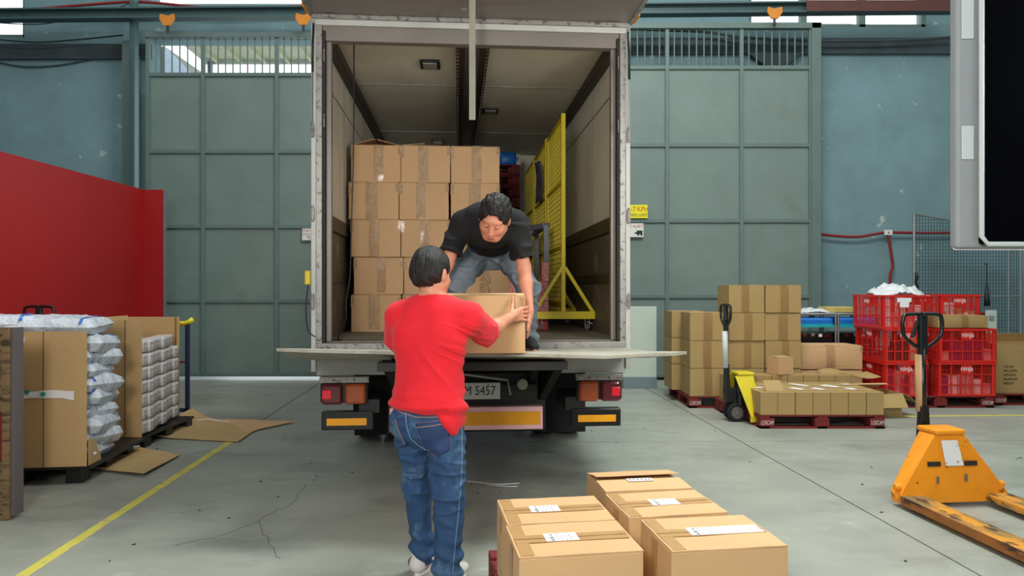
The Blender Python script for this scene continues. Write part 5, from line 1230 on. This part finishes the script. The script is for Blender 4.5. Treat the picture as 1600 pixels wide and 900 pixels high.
        # light smoothing
        def smooth(v, it):
            for _ in range(it):
                acc = np.zeros_like(v); c = np.zeros(len(v))
                for a in range(4):
                    i, j = Q[:, a], Q[:, (a+1) % 4]
                    np.add.at(acc, i, v[j]); np.add.at(c, i, 1); np.add.at(acc, j, v[i]); np.add.at(c, j, 1)
                v = v*0.5+0.5*acc/np.maximum(c, 1)[:, None]
            return v
        vtx = smooth(vtx, 1)
        # drop loose specks: keep the largest connected piece
        if keep:
            par = np.arange(N)
            E = np.concatenate([Q[:, [0, 1]], Q[:, [1, 2]], Q[:, [2, 3]]])
            for _ in range(60):
                pa, pb = par[E[:, 0]], par[E[:, 1]]; mn = np.minimum(pa, pb); p2 = par.copy(); np.minimum.at(p2, pa, mn); np.minimum.at(p2, pb, mn); p2 = p2[p2]
                for __ in range(3): p2 = p2[p2]
                if (p2 == par).all(): break
                par = p2
            ids, c = np.unique(par, return_counts=True); big = ids[c.argmax()]
            ok = par == big
            if ok.sum() > 0.5*N:
                Q = Q[ok[Q[:, 0]]]; mp_ = np.cumsum(ok)-1; vtx = vtx[ok]; Q = mp_[Q]
        me = bpy.data.meshes.new(name); me.from_pydata((vtx-np.array(org)).tolist(), [], Q.tolist()); me.update()
        if disp:
            nv = len(me.vertices); no = np.empty(nv*3, np.float32); me.vertex_normals.foreach_get('vector', no); no = no.reshape(-1, 3)
            dd_ = np.array([disp(V(p), V(q)) for p, q in zip(vtx, no)]); vtx = vtx+no*dd_[:, None]
            me.vertices.foreach_set('co', (vtx-np.array(org)).astype(np.float32).ravel()); me.update()
        me.polygons.foreach_set('use_smooth', [True]*len(me.polygons)); me.materials.append(m)
        o = bpy.data.objects.new(name, me); C.objects.link(o); o.parent = parent
        if label: o['label'] = label
        return o

def add_head(B, c, F, U, sc=1.0):
    """face toward F, crown toward U"""
    F = V(F).normalized(); U = V(U); U = (U-F*U.dot(F)).normalized(); X = F.cross(U)   # X: to the person's right... sign irrelevant, the head is symmetric
    R = Matrix((X, F, U)).transposed(); c = V(c)
    W = lambda x, y, z: c+R @ (V((x, y, z))*sc)
    E = lambda p, r, k=0.015, sub=0: B.ell(W(*p), [q*sc for q in r], k, R, sub)
    CN = lambda a, b, r0, r1, k=0.012, sub=0: B.cone(W(*a), W(*b), r0*sc, r1*sc, k, sub=sub)
    E((0, -0.012, 0.035), (0.076, 0.094, 0.088), 0.02)
    E((0, 0.030, -0.030), (0.062, 0.062, 0.080), 0.03)
    E((0, 0.052, -0.088), (0.030, 0.028, 0.026), 0.03)
    for s in (-1, 1):
        E((s*0.040, 0.052, -0.030), (0.026, 0.032, 0.028), 0.02)
        CN((s*0.056, 0.012, -0.05), (s*0.028, 0.055, -0.090), 0.022, 0.018, 0.03)
    E((0, 0.074, 0.030), (0.050, 0.020, 0.018), 0.02)
    for s in (-1, 1): E((s*0.031, 0.100, 0.004), (0.019, 0.016, 0.012), 0.010, 1)
    for s in (-1, 1): E((s*0.031, 0.0785, 0.003), (0.016, 0.012, 0.010), 0.006)
    CN((0, 0.086, 0.010), (0, 0.108, -0.032), 0.009, 0.0125, 0.012)
    for s in (-1, 1): E((s*0.013, 0.098, -0.036), (0.009, 0.010, 0.008), 0.008)
    E((0, 0.090, -0.060), (0.024, 0.011, 0.0065), 0.008); E((0, 0.088, -0.073), (0.020, 0.011, 0.0065), 0.006)
    E((0, 0.102, -0.0665), (0.026, 0.008, 0.002), 0.004, 1)
    for s in (-1, 1):
        E((s*0.080, -0.008, -0.006), (0.010, 0.019, 0.032), 0.008); E((s*0.090, -0.002, 0.000), (0.006, 0.010, 0.018), 0.006, 1)
    return W, R

def hair_piece(W, R, name, parent, org, sc=1.0, front=0.03, nape=-0.055, seed=0, amp=0.004):
    H = SDF(0.0045)
    H.ell(W(0, -0.016, 0.040), (0.084*sc, 0.102*sc, 0.092*sc), 0.01, R)
    H.ell(W(0, -0.040, -0.010), (0.078*sc, 0.074*sc, 0.080*sc), 0.03, R)
    for s in (-1, 1): H.ell(W(s*0.074, 0.026, 0.030), (0.009, 0.018, 0.026), 0.01, R)
    H.ell(W(0, 0.125, front-0.082), (0.072, 0.088, 0.110), 0.008, R, 1)      # face opening
    for s in (-1, 1): H.ell(W(s*0.092, 0.000, -0.012), (0.024, 0.026, 0.036), 0.006, R, 1)
    for s in (-1, 1): H.ell(W(s*0.080, -0.075, -0.075), (0.036, 0.06, 0.045), 0.02, R, 1)
    H.ell(W(0, -0.02, nape-0.10), (0.12, 0.14, 0.095), 0.02, R, 1)
    Ri = R.inverted(); c0 = W(0, 0, 0)
    def dsp(p, n):
        q = Ri @ (p-c0); a = math.atan2(q.x, q.y)
        return amp*(noise.noise(V((q.x*60+seed, q.y*22, q.z*22)))+0.8*noise.noise(V((a*14, q.z*10, seed))))
    return H.mesh(name, K['hair'], parent, org, disp=dsp)

def face_bits(W, R, parent, org, sc=1.0):
    o_ = V(org)
    for s in (-1, 1):
        mb = MB(); pts = [W(s*(0.014+0.034*t), 0.092-0.016*t*t-0.002, 0.024+0.006*math.sin(t*2.6)) - o_ for t in (0, 0.25, 0.5, 0.75, 1)]
        mb.tube(pts, [0.003, 0.0042, 0.0042, 0.0036, 0.0018], 6); mb.build('eyebrow', K['hair'], parent, smooth=True)
        mb = MB(); pts = [W(s*(0.017+0.030*t), 0.0895-0.012*t*t, 0.001-0.004*math.sin(t*PI)) - o_ for t in (0, 0.25, 0.5, 0.75, 1)]
        mb.tube(pts, [0.0008, 0.0020, 0.0022, 0.002, 0.0008], 6); mb.build('lowered_eyelid', K['hair'], parent, smooth=True)
    mb = MB(); pts = [W(-0.024+0.048*t, 0.0935+0.006*math.sin(t*PI), -0.0665) - o_ for t in (0, 0.2, 0.4, 0.6, 0.8, 1)]
    mb.tube(pts, [0.001, 0.003, 0.004, 0.004, 0.003, 0.001], 6); mb.build('mouth', K['lips'], parent, smooth=True)

def fingers(B, rows, r=0.0092, k=0.006):
    for pts in rows:
        n = len(pts); B.chain(pts, [r*(1-0.10*i) for i in range(n)], k)

# ---------------------------------------------------------------- man in the red shirt
OR = V((-0.40, 3.50, 0)); ur = V((0.94, -0.34, 0)).normalized(); fr2 = V((0.34, 0.94, 0)).normalized()
B = SDF(0.0048)
hc = V((-0.402, 3.52, 1.520))
shL, shR = V((-0.572, 3.56, 1.303)), V((-0.208, 3.45, 1.305))
elR, wrR = V((-0.125, 3.72, 1.218)), V((-0.020, 3.97, 1.280))
elL, wrL = V((-0.600, 3.68, 1.16)), V((-0.515, 3.96, 1.19))
Wr, Rr = add_head(B, hc, (0.50, 0.84, -0.10), (0.03, 0.02, 1), 1.05)
B.cone((-0.402, 3.507, 1.46), (-0.397, 3.515, 1.36), 0.060, 0.058, 0.03)
B.cone((-0.395, 3.50, 1.38), shL, 0.05, 0.05, 0.03).cone((-0.39, 3.49, 1.38), shR, 0.05, 0.05, 0.03)
B.cone((-0.395, 3.50, 1.33), (-0.41, 3.51, 1.12), 0.155, 0.15, 0.03, u=ur, e0=0.6, e1=0.75)
B.cone((-0.41, 3.51, 1.12), (-0.42, 3.50, 0.84), 0.145, 0.145, 0.03, u=ur, e0=0.75, e1=0.75)
B.cone(shR, elR, 0.050, 0.044, 0.02).cone(elR, (elR*0.6+wrR*0.4), 0.043, 0.041, 0.02).cone((elR*0.6+wrR*0.4), wrR, 0.041, 0.027, 0.02)
B.cone(shL, elL, 0.050, 0.044, 0.02).cone(elL, wrL, 0.043, 0.027, 0.02)
# right hand on the carton: palm on the front face, four fingers round the edge, thumb up
B.cone(wrR, (0.018, 4.055, 1.297), 0.026, 0.020, 0.015)
for z in (1.325, 1.308, 1.290, 1.273): B.cone((-0.005, 4.03, 1.285+(z-1.3)*0.6), (0.050, 4.092, z), 0.018, 0.0130, 0.010)
fingers(B, [[(0.050, 4.092, 1.330), (0.083, 4.098, 1.336), (0.0915, 4.124, 1.338), (0.0885, 4.150, 1.336)],
            [(0.050, 4.092, 1.309), (0.086, 4.098, 1.312), (0.0930, 4.130, 1.312), (0.0890, 4.160, 1.310)],
            [(0.050, 4.092, 1.288), (0.085, 4.098, 1.288), (0.0925, 4.126, 1.286), (0.0885, 4.154, 1.284)],
            [(0.048, 4.092, 1.268), (0.080, 4.098, 1.264), (0.0910, 4.118, 1.261), (0.0885, 4.140, 1.259)]])
fingers(B, [[(-0.005, 4.035, 1.305), (0.002, 4.075, 1.340), (0.004, 4.098, 1.368), (0.004, 4.103, 1.393)]], 0.0115, 0.010)
# left hand the same on the other end
B.cone(wrL, (-0.487, 4.06, 1.205), 0.026, 0.020, 0.015)
for z in (1.235, 1.218, 1.200, 1.183): B.cone((-0.495, 4.03, 1.20+(z-1.21)*0.6), (-0.487, 4.090, z), 0.018, 0.013, 0.010)
fingers(B, [[(-0.487, 4.090, z), (-0.501, 4.116, z+0.002), (-0.5035, 4.140, z+0.002), (-0.500, 4.140+l, z)] for z, l in ((1.238, 0.03), (1.217, 0.038), (1.196, 0.033), (1.176, 0.022))])
fingers(B, [[(-0.475, 4.05, 1.225), (-0.455, 4.085, 1.255), (-0.447, 4.100, 1.280), (-0.447, 4.103, 1.298)]], 0.0115, 0.010)
hipL, hipR = V((-0.500, 3.53, 0.76)), V((-0.335, 3.47, 0.76))
knL, knR = V((-0.478, 3.56, 0.445)), V((-0.305, 3.41, 0.450))
anL, anR = V((-0.455, 3.58, 0.095)), V((-0.312, 3.40, 0.085))
B.cone((-0.42, 3.50, 0.88), (-0.418, 3.50, 0.76), 0.13, 0.13, 0.03, u=ur, e0=0.75, e1=0.75)
for hp, kn, an in ((hipL, knL, anL), (hipR, knR, anR)):
    B.cone(hp, kn, 0.075, 0.050, 0.03).cone(kn, kn*0.65+an*0.35, 0.050, 0.052, 0.02).cone(kn*0.65+an*0.35, an, 0.052, 0.034, 0.02).cone(an, an+V((0, 0, -0.04)), 0.034, 0.034, 0.02)
    B.cone(an+V((0, 0, -0.05)), an+V((0, 0, -0.055))+fr2*0.14, 0.026, 0.020, 0.02)
red = B.mesh('person', K['skin'], None, OR); red.location = OR
tag(red, 'man seen from behind in a red t-shirt and blue jeans holding the carton', 'person')
hair_piece(Wr, Rr, 'hair', red, OR, sc=1.05, front=0.030, nape=-0.052, seed=3, amp=0.005)
face_bits(Wr, Rr, red, OR)
# red t-shirt
S_ = SDF(0.0055)
S_.cone((-0.392, 3.505, 1.315), (-0.41, 3.51, 1.12), 0.178, 0.172, 0.04, u=ur, e0=0.60, e1=0.76)
S_.cone((-0.41, 3.51, 1.12), (-0.424, 3.50, 0.90), 0.172, 0.170, 0.03, u=ur, e0=0.76, e1=0.84)
S_.cone((-0.424, 3.50, 0.90), (-0.424, 3.495, 0.70), 0.170, 0.180, 0.03, u=ur, e0=0.84, e1=0.84)
S_.ell((-0.34, 3.435, 1.22), (0.11, 0.08, 0.12), 0.05).ell((-0.48, 3.475, 1.22), (0.11, 0.08, 0.12), 0.05)
S_.ell((-0.395, 3.475, 1.325), (0.12, 0.062, 0.07), 0.05).ell((-0.318, 3.432, 0.83), (0.068, 0.070, 0.12), 0.04).ell((-0.40, 3.405, 0.86), (0.12, 0.045, 0.08), 0.04)
S_.cone((-0.397, 3.495, 1.375), shL+V((0.0, 0, 0.005)), 0.056, 0.066, 0.05).cone((-0.392, 3.49, 1.375), shR+V((0, 0, 0.005)), 0.056, 0.068, 0.05)
sR = shR.lerp(elR, 0.92); sL = shL.lerp(elL, 0.92)
S_.cone(shR, sR+V((0.0, 0, -0.012)), 0.072, 0.074, 0.04, flat=(0, 1)); S_.cone(shL, sL, 0.072, 0.074, 0.04, flat=(0, 1))
S_.cone(shR.lerp(elR, 0.86)+V((0, 0, -0.012)), elR+(elR-shR)*0.4, 0.064, 0.075, 0.003, sub=1); S_.cone(shL.lerp(elL, 0.86), elL+(elL-shL)*0.4, 0.064, 0.075, 0.003, sub=1)
S_.cone((-0.402, 3.515, 1.50), (-0.398, 3.505, 1.398), 0.075, 0.066, 0.004, flat=(0, 1), sub=1)
def hem(X, Y, Z):
    t = np.clip((X+0.37)/0.10, 0, 1); z0 = 0.852-0.10*t*t*(3-2*t)-0.006*np.sin(X*40)
    return np.maximum(z0-Z, Z-1.425)
def ridge(q, w_=3.0): return max(0.0, 1-abs(noise.noise(q))*w_)**1.4
def shirt_fold(p, n):
    q = V((p.x+0.4, p.y-3.5, p.z))
    low = max(0, min(1, (1.24-q.z)/0.30))
    a = ridge(V((q.x*5.0+q.z*5.2, (q.x-q.z)*2.4, q.y*4+2)))                       # long diagonals falling to the left
    d1 = a*0.017*low*(0.35+max(0, q.x+0.14)*3.2)
    hemf = max(0, min(1, (0.955-q.z)/0.07))*max(0.25, min(1, (q.z-0.80)/0.05)); d2 = hemf*(0.011*math.sin(q.z*88+q.x*7+3*noise.noise(V((q.x*5, q.z*4, 1))))+0.008)
    ra = (p-shR.lerp(elR, 0.72)).length; d3 = 0.012*max(0, 1-ra/0.17)*ridge(V((q.x*9+q.z*16, q.y*10, q.z*8)))
    ra2 = (p-V((-0.245, 3.42, 1.18))).length; d4 = 0.016*max(0, 1-ra2/0.16)*ridge(V((q.x*4, q.y*4, q.z*24+q.x*10)))
    ra3 = (p-V((-0.57, 3.50, 1.17))).length; d6 = 0.010*max(0, 1-ra3/0.14)*ridge(V((q.x*5+3, q.y*4, q.z*20-q.x*8)))
    d5 = 0.004*noise.noise(V((q.x*8, q.y*8, q.z*8)))+0.003*ridge(V((q.x*7-q.z*3, q.y*6, q.z*6+9)))
    return d1+d2+d3+d4+d5+d6-0.004
ts = S_.mesh('t_shirt', K['redshirt'], red, OR, cut=hem, disp=shirt_fold)
cl = MB(); cp = []
for k in range(24):
    a = 2*PI*k/24; cp.append(V((-0.3985+0.067*math.cos(a), 3.505+0.069*math.sin(a), 1.402+0.006*math.sin(a)-0.004))-OR)
cl.tube(cp, 0.0065, 8, closed=True).build('collar_rib', K['redshirt'], ts, smooth=True)
# jeans
J = SDF(0.0055)
J.cone((-0.422, 3.50, 0.90), (-0.420, 3.495, 0.79), 0.158, 0.168, 0.03, flat=(1, 0), u=ur, e0=0.80, e1=0.84)
for s, hp in ((-1, hipL), (1, hipR)):
    J.ell(V((-0.42, 3.50, 0.79))+ur*s*0.078-fr2*0.065, (0.088, 0.075, 0.10), 0.04)
J.cone(hipL, knL, 0.093, 0.066, 0.025).cone(knL, anL+V((0, 0, 0.02)), 0.066, 0.060, 0.02).cone(anL+V((0, 0, 0.06)), anL+V((0, 0, -0.045)), 0.060, 0.064, 0.02, flat=(0, 1))
J.cone(hipR, knR, 0.102, 0.076, 0.025).cone(knR, anR+V((0, 0, 0.02)), 0.076, 0.066, 0.02).cone(anR+V((0, 0, 0.06)), anR+V((0, 0, -0.045)), 0.068, 0.072, 0.02, flat=(0, 1))
def jean_fold(p, n):
    z = p.z; s = noise.noise(V((p.x*6, p.y*6, z*3)))
    ank = max(0, min(1, (0.26-z)/0.14)); kn_ = max(0, 1-abs(z-0.50)/0.20); th_ = max(0, 1-abs(z-0.67)/0.10)
    d = 0.013*ank*math.sin(z*74+s*4.2+p.x*14)
    d += 0.019*kn_*ridge(V((p.x*6+z*4, p.y*5, z*15)), 3.4)
    d += 0.016*th_*ridge(V((p.x*8-z*9, p.y*6, z*15+4)), 3.4)
    d += 0.007*ridge(V((p.x*9+z*3, p.y*8, z*7+11)))
    return d+0.003*noise.noise(V((p.x*14, p.y*14, z*9)))-0.005
jn = J.mesh('jeans', K['jeans'], red, OR, disp=jean_fold)
bvh = BVHTree.FromPolygons([v.co+OR for v in jn.data.vertices], [tuple(p.vertices) for p in jn.data.polygons])
def back_pt(x, z, off=0.003):
    h_ = bvh.ray_cast(V((x, 2.5, z)), V((0, 1, 0)))
    if h_[0] is None: return V((x, 3.4, z))
    return h_[0]+h_[1]*off
def PX(px, py, Y=3.40): p = P(px, py, Y); return p.x, p.z
def seam(pxpts, m, r=0.0016, name='seam'):
    pts = []
    for (x0, y0), (x1, y1) in zip(pxpts[:-1], pxpts[1:]):
        k = max(2, int(math.hypot(x1-x0, y1-y0)/4))
        for i in range(k): t = i/k; pts.append(back_pt(*PX(x0+(x1-x0)*t, y0+(y1-y0)*t), 0.001)-OR)
    pts.append(back_pt(*PX(*pxpts[-1]), 0.001)-OR)
    return MB().tube(pts, r, 5).build(name, m, jn)
# pockets
def pocket(corners, name='back_pocket'):
    a, b, c_, d, e = [PX(*q) for q in corners]      # TL, TR, BR, tip, BL
    mb = MB()
    def fn(u, v):
        xl = a[0]*(1-v)+e[0]*v; xr = b[0]*(1-v)+c_[0]*v; zl = a[1]*(1-v)+e[1]*v; zr = b[1]*(1-v)+c_[1]*v
        x = xl*(1-u)+xr*u; z = zl*(1-u)+zr*u; tipz = d[1]-(e[1]+c_[1])/2; z += tipz*v*(1-abs(2*u-1))
        return back_pt(x, z, 0.002)-OR
    mb.sheet(fn, 12, 14, 0.002); return mb.build(name, K['jeansdark'], jn, smooth=True)
po = pocket([(651, 659), (701, 652), (705, 700), (684, 711), (665, 699)])
seam([(651, 659), (701, 652), (705, 700), (684, 711), (665, 699), (651, 659)], K['stitch'], name='pocket_stitching')
seam([(654, 665), (700, 658)], K['stitch'], 0.003, name='pocket_band')
po2 = pocket([(619, 655), (631, 652), (637, 690), (636, 697), (631, 690)])
seam([(618, 655), (624, 675), (633, 700)], K['stitch'], name='pocket_stitching')
seam([(634, 642), (636, 662), (643, 684), (655, 697), (666, 702)], K['stitchpale'], 0.002, name='centre_seam')
seam([(721, 668), (722, 720), (721, 755), (717, 800), (712, 850), (709, 885)], K['stitchpale'], 0.0018, name='side_seam')
seam([(622, 643), (650, 650), (690, 648)], K['stitch'], 0.002, name='waistband_stitching')
def shoe(heel, d, m, msole, parent, org, L=0.26, wd=0.042):
    d = V(d).normalized(); h_ = V(heel); Z = V((0, 0, 1)); s = d.cross(Z)
    Q = SDF(0.005)
    Q.cone(h_+Z*0.055, h_+d*L*0.45+Z*0.050, 0.040, 0.038, 0.02).cone(h_+d*L*0.40+Z*0.045, h_+d*(L-0.05)+Z*0.036, 0.042, 0.034, 0.02, u=s, e0=1, e1=0.8)
    Q.cone(h_+Z*0.06, h_+d*0.03+Z*0.10, 0.038, 0.040, 0.02)
    o = Q.mesh('shoe', m, parent, org, cut=lambda X, Y, Zz: (h_.z+0.014)-Zz)
    n = 26; poly = []
    for k in range(n):
        a = 2*PI*k/n; ca, sa = math.cos(a), math.sin(a); t = (ca+1)/2
        wv = wd*(0.82+0.25*math.sin(t*PI*0.9)); poly.append(h_+d*((L-0.01)/2-0.02+ca*L/2)+s*(sa*wv)-V(org))
    MB().prism([tuple(p+Z*0.0) for p in poly], (0, 0, 0.022)).build('sole', msole, o, bevel=0.004)
    return o
shoe((anL.x-0.02, anL.y-0.03, 0.001), fr2+V((-0.1, 0, 0)), K['shoewhite'], K['shoewhite'], red, OR)
shoe((anR.x-0.01, anR.y-0.03, 0.001), fr2, K['shoewhite'], K['shoewhite'], red, OR)

# ---------------------------------------------------------------- man bending on the tail lift
OT = V((-0.13, 4.80, ZD-0.016)); DZ = ZD-0.016
B = SDF(0.0048)
hc = V((-0.105, 4.24, 1.870))
Fd, Ud = V((-0.16, -0.70, -0.62)), V((0.10, -0.62, 0.74))
Wt, Rt = add_head(B, hc, Fd, Ud, 1.10)
sl_, sr_ = V((-0.318, 4.50, 1.865)), V((0.030, 4.50, 1.865))         # image left / image right shoulder
e1, w1 = V((-0.415, 4.44, 1.60)), V((-0.515, 4.33, 1.335))
e2, w2 = V((0.075, 4.46, 1.575)), V((0.108, 4.33, 1.305))
pel = V((-0.13, 4.88, 1.72))
B.cone((-0.125, 4.33, 1.85), (-0.14, 4.47, 1.885), 0.058, 0.066, 0.03)
B.cone((-0.14, 4.50, 1.88), (-0.14, 4.68, 1.86), 0.15, 0.14, 0.03, u=(1, 0, 0), e0=0.62, e1=0.72)
B.cone((-0.14, 4.68, 1.86), pel, 0.13, 0.13, 0.03, u=(1, 0, 0), e0=0.75, e1=0.75)
B.cone((-0.14, 4.50, 1.88), sl_, 0.055, 0.05, 0.03).cone((-0.14, 4.50, 1.88), sr_, 0.055, 0.05, 0.03)
for a, e, w_ in ((sl_, e1, w1), (sr_, e2, w2)):
    B.cone(a, e, 0.050, 0.044, 0.02).cone(e, e.lerp(w_, 0.35), 0.044, 0.042, 0.02).cone(e.lerp(w_, 0.35), w_, 0.042, 0.026, 0.02)
# hand on the right end of the carton, fingers pointing down along the side
xs = 0.0945
for y in (4.285, 4.303, 4.321, 4.339): B.cone(w2, (xs+0.010, y, 1.232), 0.022, 0.0130, 0.010)
fingers(B, [[(xs+0.010, y, 1.232), (xs+0.008, y-0.003, 1.232-l*0.45), (xs+0.001, y-0.004, 1.232-l*0.8), (xs-0.002, y-0.003, 1.232-l)] for y, l in ((4.280, 0.078), (4.302, 0.088), (4.323, 0.084), (4.343, 0.066))])
fingers(B, [[(xs+0.008, 4.285, 1.275), (xs+0.006, 4.255, 1.245), (xs+0.002, 4.235, 1.215), (xs-0.001, 4.225, 1.195)]], 0.0112, 0.010)
xs = -0.5065
for y in (4.285, 4.303, 4.321, 4.339): B.cone(w1, (xs-0.008, y, 1.262), 0.022, 0.0130, 0.010)
fingers(B, [[(xs-0.008, y, 1.262), (xs-0.007, y-0.003, 1.262-l*0.45), (xs-0.002, y-0.004, 1.262-l*0.8), (xs+0.001, y-0.003, 1.262-l)] for y, l in ((4.280, 0.078), (4.302, 0.088), (4.323, 0.084), (4.343, 0.066))])
fingers(B, [[(xs-0.006, 4.285, 1.305), (xs-0.005, 4.255, 1.275), (xs-0.002, 4.235, 1.245), (xs+0.001, 4.225, 1.225)]], 0.0112, 0.010)
h1, h2 = V((-0.215, 4.88, 1.70)), V((-0.035, 4.88, 1.70))
k1, k2 = V((-0.385, 4.58, 1.46)), V((0.105, 4.62, 1.45))
a1_, a2_ = V((-0.36, 4.86, DZ+0.09)), V((0.108, 4.72, DZ+0.09))
for hp, kn, an, fd in ((h1, k1, a1_, V((-0.45, -0.9, 0))), (h2, k2, a2_, V((0.35, -0.94, 0)))):
    B.cone(hp, kn, 0.078, 0.054, 0.03).cone(kn, kn.lerp(an, 0.3), 0.052, 0.054, 0.02).cone(kn.lerp(an, 0.3), an, 0.054, 0.034, 0.02)
    fd.normalize(); B.cone(an+V((0, 0, -0.045)), an+V((0, 0, -0.055))+fd*0.13, 0.027, 0.020, 0.02)
bl = B.mesh('person', K['skin'], None, OT); bl.location = OT
tag(bl, 'man in a black t-shirt bending forward on the tail lift to the carton', 'person')
hair_piece(Wt, Rt, 'hair', bl, OT, sc=1.15, front=0.080, nape=-0.05, seed=9, amp=0.009)
face_bits(Wt, Rt, bl, OT)
S_ = SDF(0.0055)
S_.cone((-0.14, 4.485, 1.895), (-0.14, 4.68, 1.875), 0.185, 0.175, 0.04, u=(1, 0, 0), e0=0.60, e1=0.72)
S_.cone((-0.14, 4.68, 1.875), (-0.135, 4.86, 1.76), 0.172, 0.160, 0.04, u=(1, 0, 0), e0=0.74, e1=0.84, flat=(0, 1))
S_.ell((-0.14, 4.46, 1.80), (0.15, 0.10, 0.10), 0.06)                       # cloth hanging below the chest
S_.cone((-0.14, 4.52, 1.785), (-0.14, 4.68, 1.735), 0.15, 0.14, 0.06, u=(1, 0, 0), e0=0.5, e1=0.5)
S_.cone((-0.14, 4.48, 1.90), sl_, 0.068, 0.072, 0.05).cone((-0.14, 4.48, 1.90), sr_, 0.068, 0.072, 0.05)
S_.cone(sl_, sl_.lerp(e1, 0.74), 0.074, 0.072, 0.04, flat=(0, 1)).cone(sr_, sr_.lerp(e2, 0.80), 0.074, 0.074, 0.04, flat=(0, 1))
S_.cone(sl_.lerp(e1, 0.68), e1+(e1-sl_)*0.3, 0.062, 0.075, 0.003, sub=1).cone(sr_.lerp(e2, 0.74), e2+(e2-sr_)*0.3, 0.063, 0.075, 0.003, sub=1)
S_.cone((-0.12, 4.30, 1.845), (-0.13, 4.42, 1.872), 0.072, 0.066, 0.006, sub=1)
def bfold(p, n):
    return 0.014*ridge(V((p.x*4, p.y*8, p.z*9)))*(1 if p.z < 1.86 else 0.3)+0.003*noise.noise(V((p.x*12, p.y*12, p.z*12)))-0.004
S_.mesh('t_shirt', K['blackshirt'], bl, OT, disp=bfold)
J = SDF(0.0055)
J.cone((-0.13, 4.82, 1.79), (-0.125, 4.90, 1.70), 0.155, 0.165, 0.03, u=(1, 0, 0), e0=0.75, e1=0.80, flat=(1, 0))
for s in (-1, 1): J.ell((-0.125+s*0.08, 4.95, 1.72), (0.09, 0.09, 0.10), 0.04)
J.cone(h1, k1, 0.100, 0.082, 0.03).cone(k1, a1_+V((0, 0, 0.03)), 0.080, 0.064, 0.02).cone(a1_+V((0, 0, 0.05)), a1_+V((0, 0, -0.03)), 0.064, 0.066, 0.02, flat=(0, 1))
J.cone(h2, k2, 0.098, 0.076, 0.03).cone(k2, a2_+V((0, 0, 0.03)), 0.074, 0.056, 0.02).cone(a2_+V((0, 0, 0.05)), a2_+V((0, 0, -0.03)), 0.056, 0.060, 0.02, flat=(0, 1))
def jfold(p, n):
    z = p.z-ZD
    return 0.014*ridge(V((p.x*7+p.z*3, p.y*6, p.z*12)))+0.009*max(0, min(1, (0.22-z)/0.1))*math.sin(z*85+p.x*10)-0.004
jn2 = J.mesh('jeans', K['jeansgrey'], bl, OT, disp=jfold)
shoe((a1_.x+0.01, a1_.y+0.03, DZ), (-0.45, -0.9, 0), K['shoeblack'], K['sole'], bl, OT)
shoe((a2_.x-0.01, a2_.y+0.03, DZ), (0.22, -0.97, 0), K['shoeblack'], K['sole'], bl, OT)
# ================================================================= SMALL LITTER ON THE FLOOR
db = MB(); rr = random.Random(12)
for k in range(60):
    x, y = rr.uniform(-3.5, 4.5), rr.uniform(2.8, 8.5)
    if -1.9 < x < 1.6 and y < 4.2: continue
    a = rr.uniform(0, 3); L_ = rr.uniform(0.006, 0.02); db.bar((x, y, 0.003), (x+L_*math.cos(a), y+L_*math.sin(a), 0.003), rr.uniform(0.005, 0.012), 0.004)
o = db.build('floor_litter', K['rail'], None, kind='stuff'); tag(o, 'scattered dark specks of litter on the concrete floor', 'litter')
def crack(pts, seed):
    rr = random.Random(seed); out = []
    for a, b in zip(pts[:-1], pts[1:]):
        a, b = V(a), V(b); n = max(3, int((b-a).length/0.06))
        for i in range(n): p = a.lerp(b, i/n); out.append(p+V((rr.uniform(-1, 1)*0.014, rr.uniform(-1, 1)*0.02, 0)))
    m = MB()
    for a, b in zip(out[:-1], out[1:]): m.bar((a.x, a.y, 0.0004), (b.x, b.y, 0.0004), 0.004, 0.001)
    o = m.build('floor_crack', K['joint'], floor)
crack([ground(478, 757), ground(455, 790), ground(425, 800), ground(405, 815), ground(350, 835), ground(250, 858)], 1)
crack([ground(500, 745), ground(478, 757)], 2)
crack([ground(405, 815), ground(420, 850), ground(440, 880)], 3)
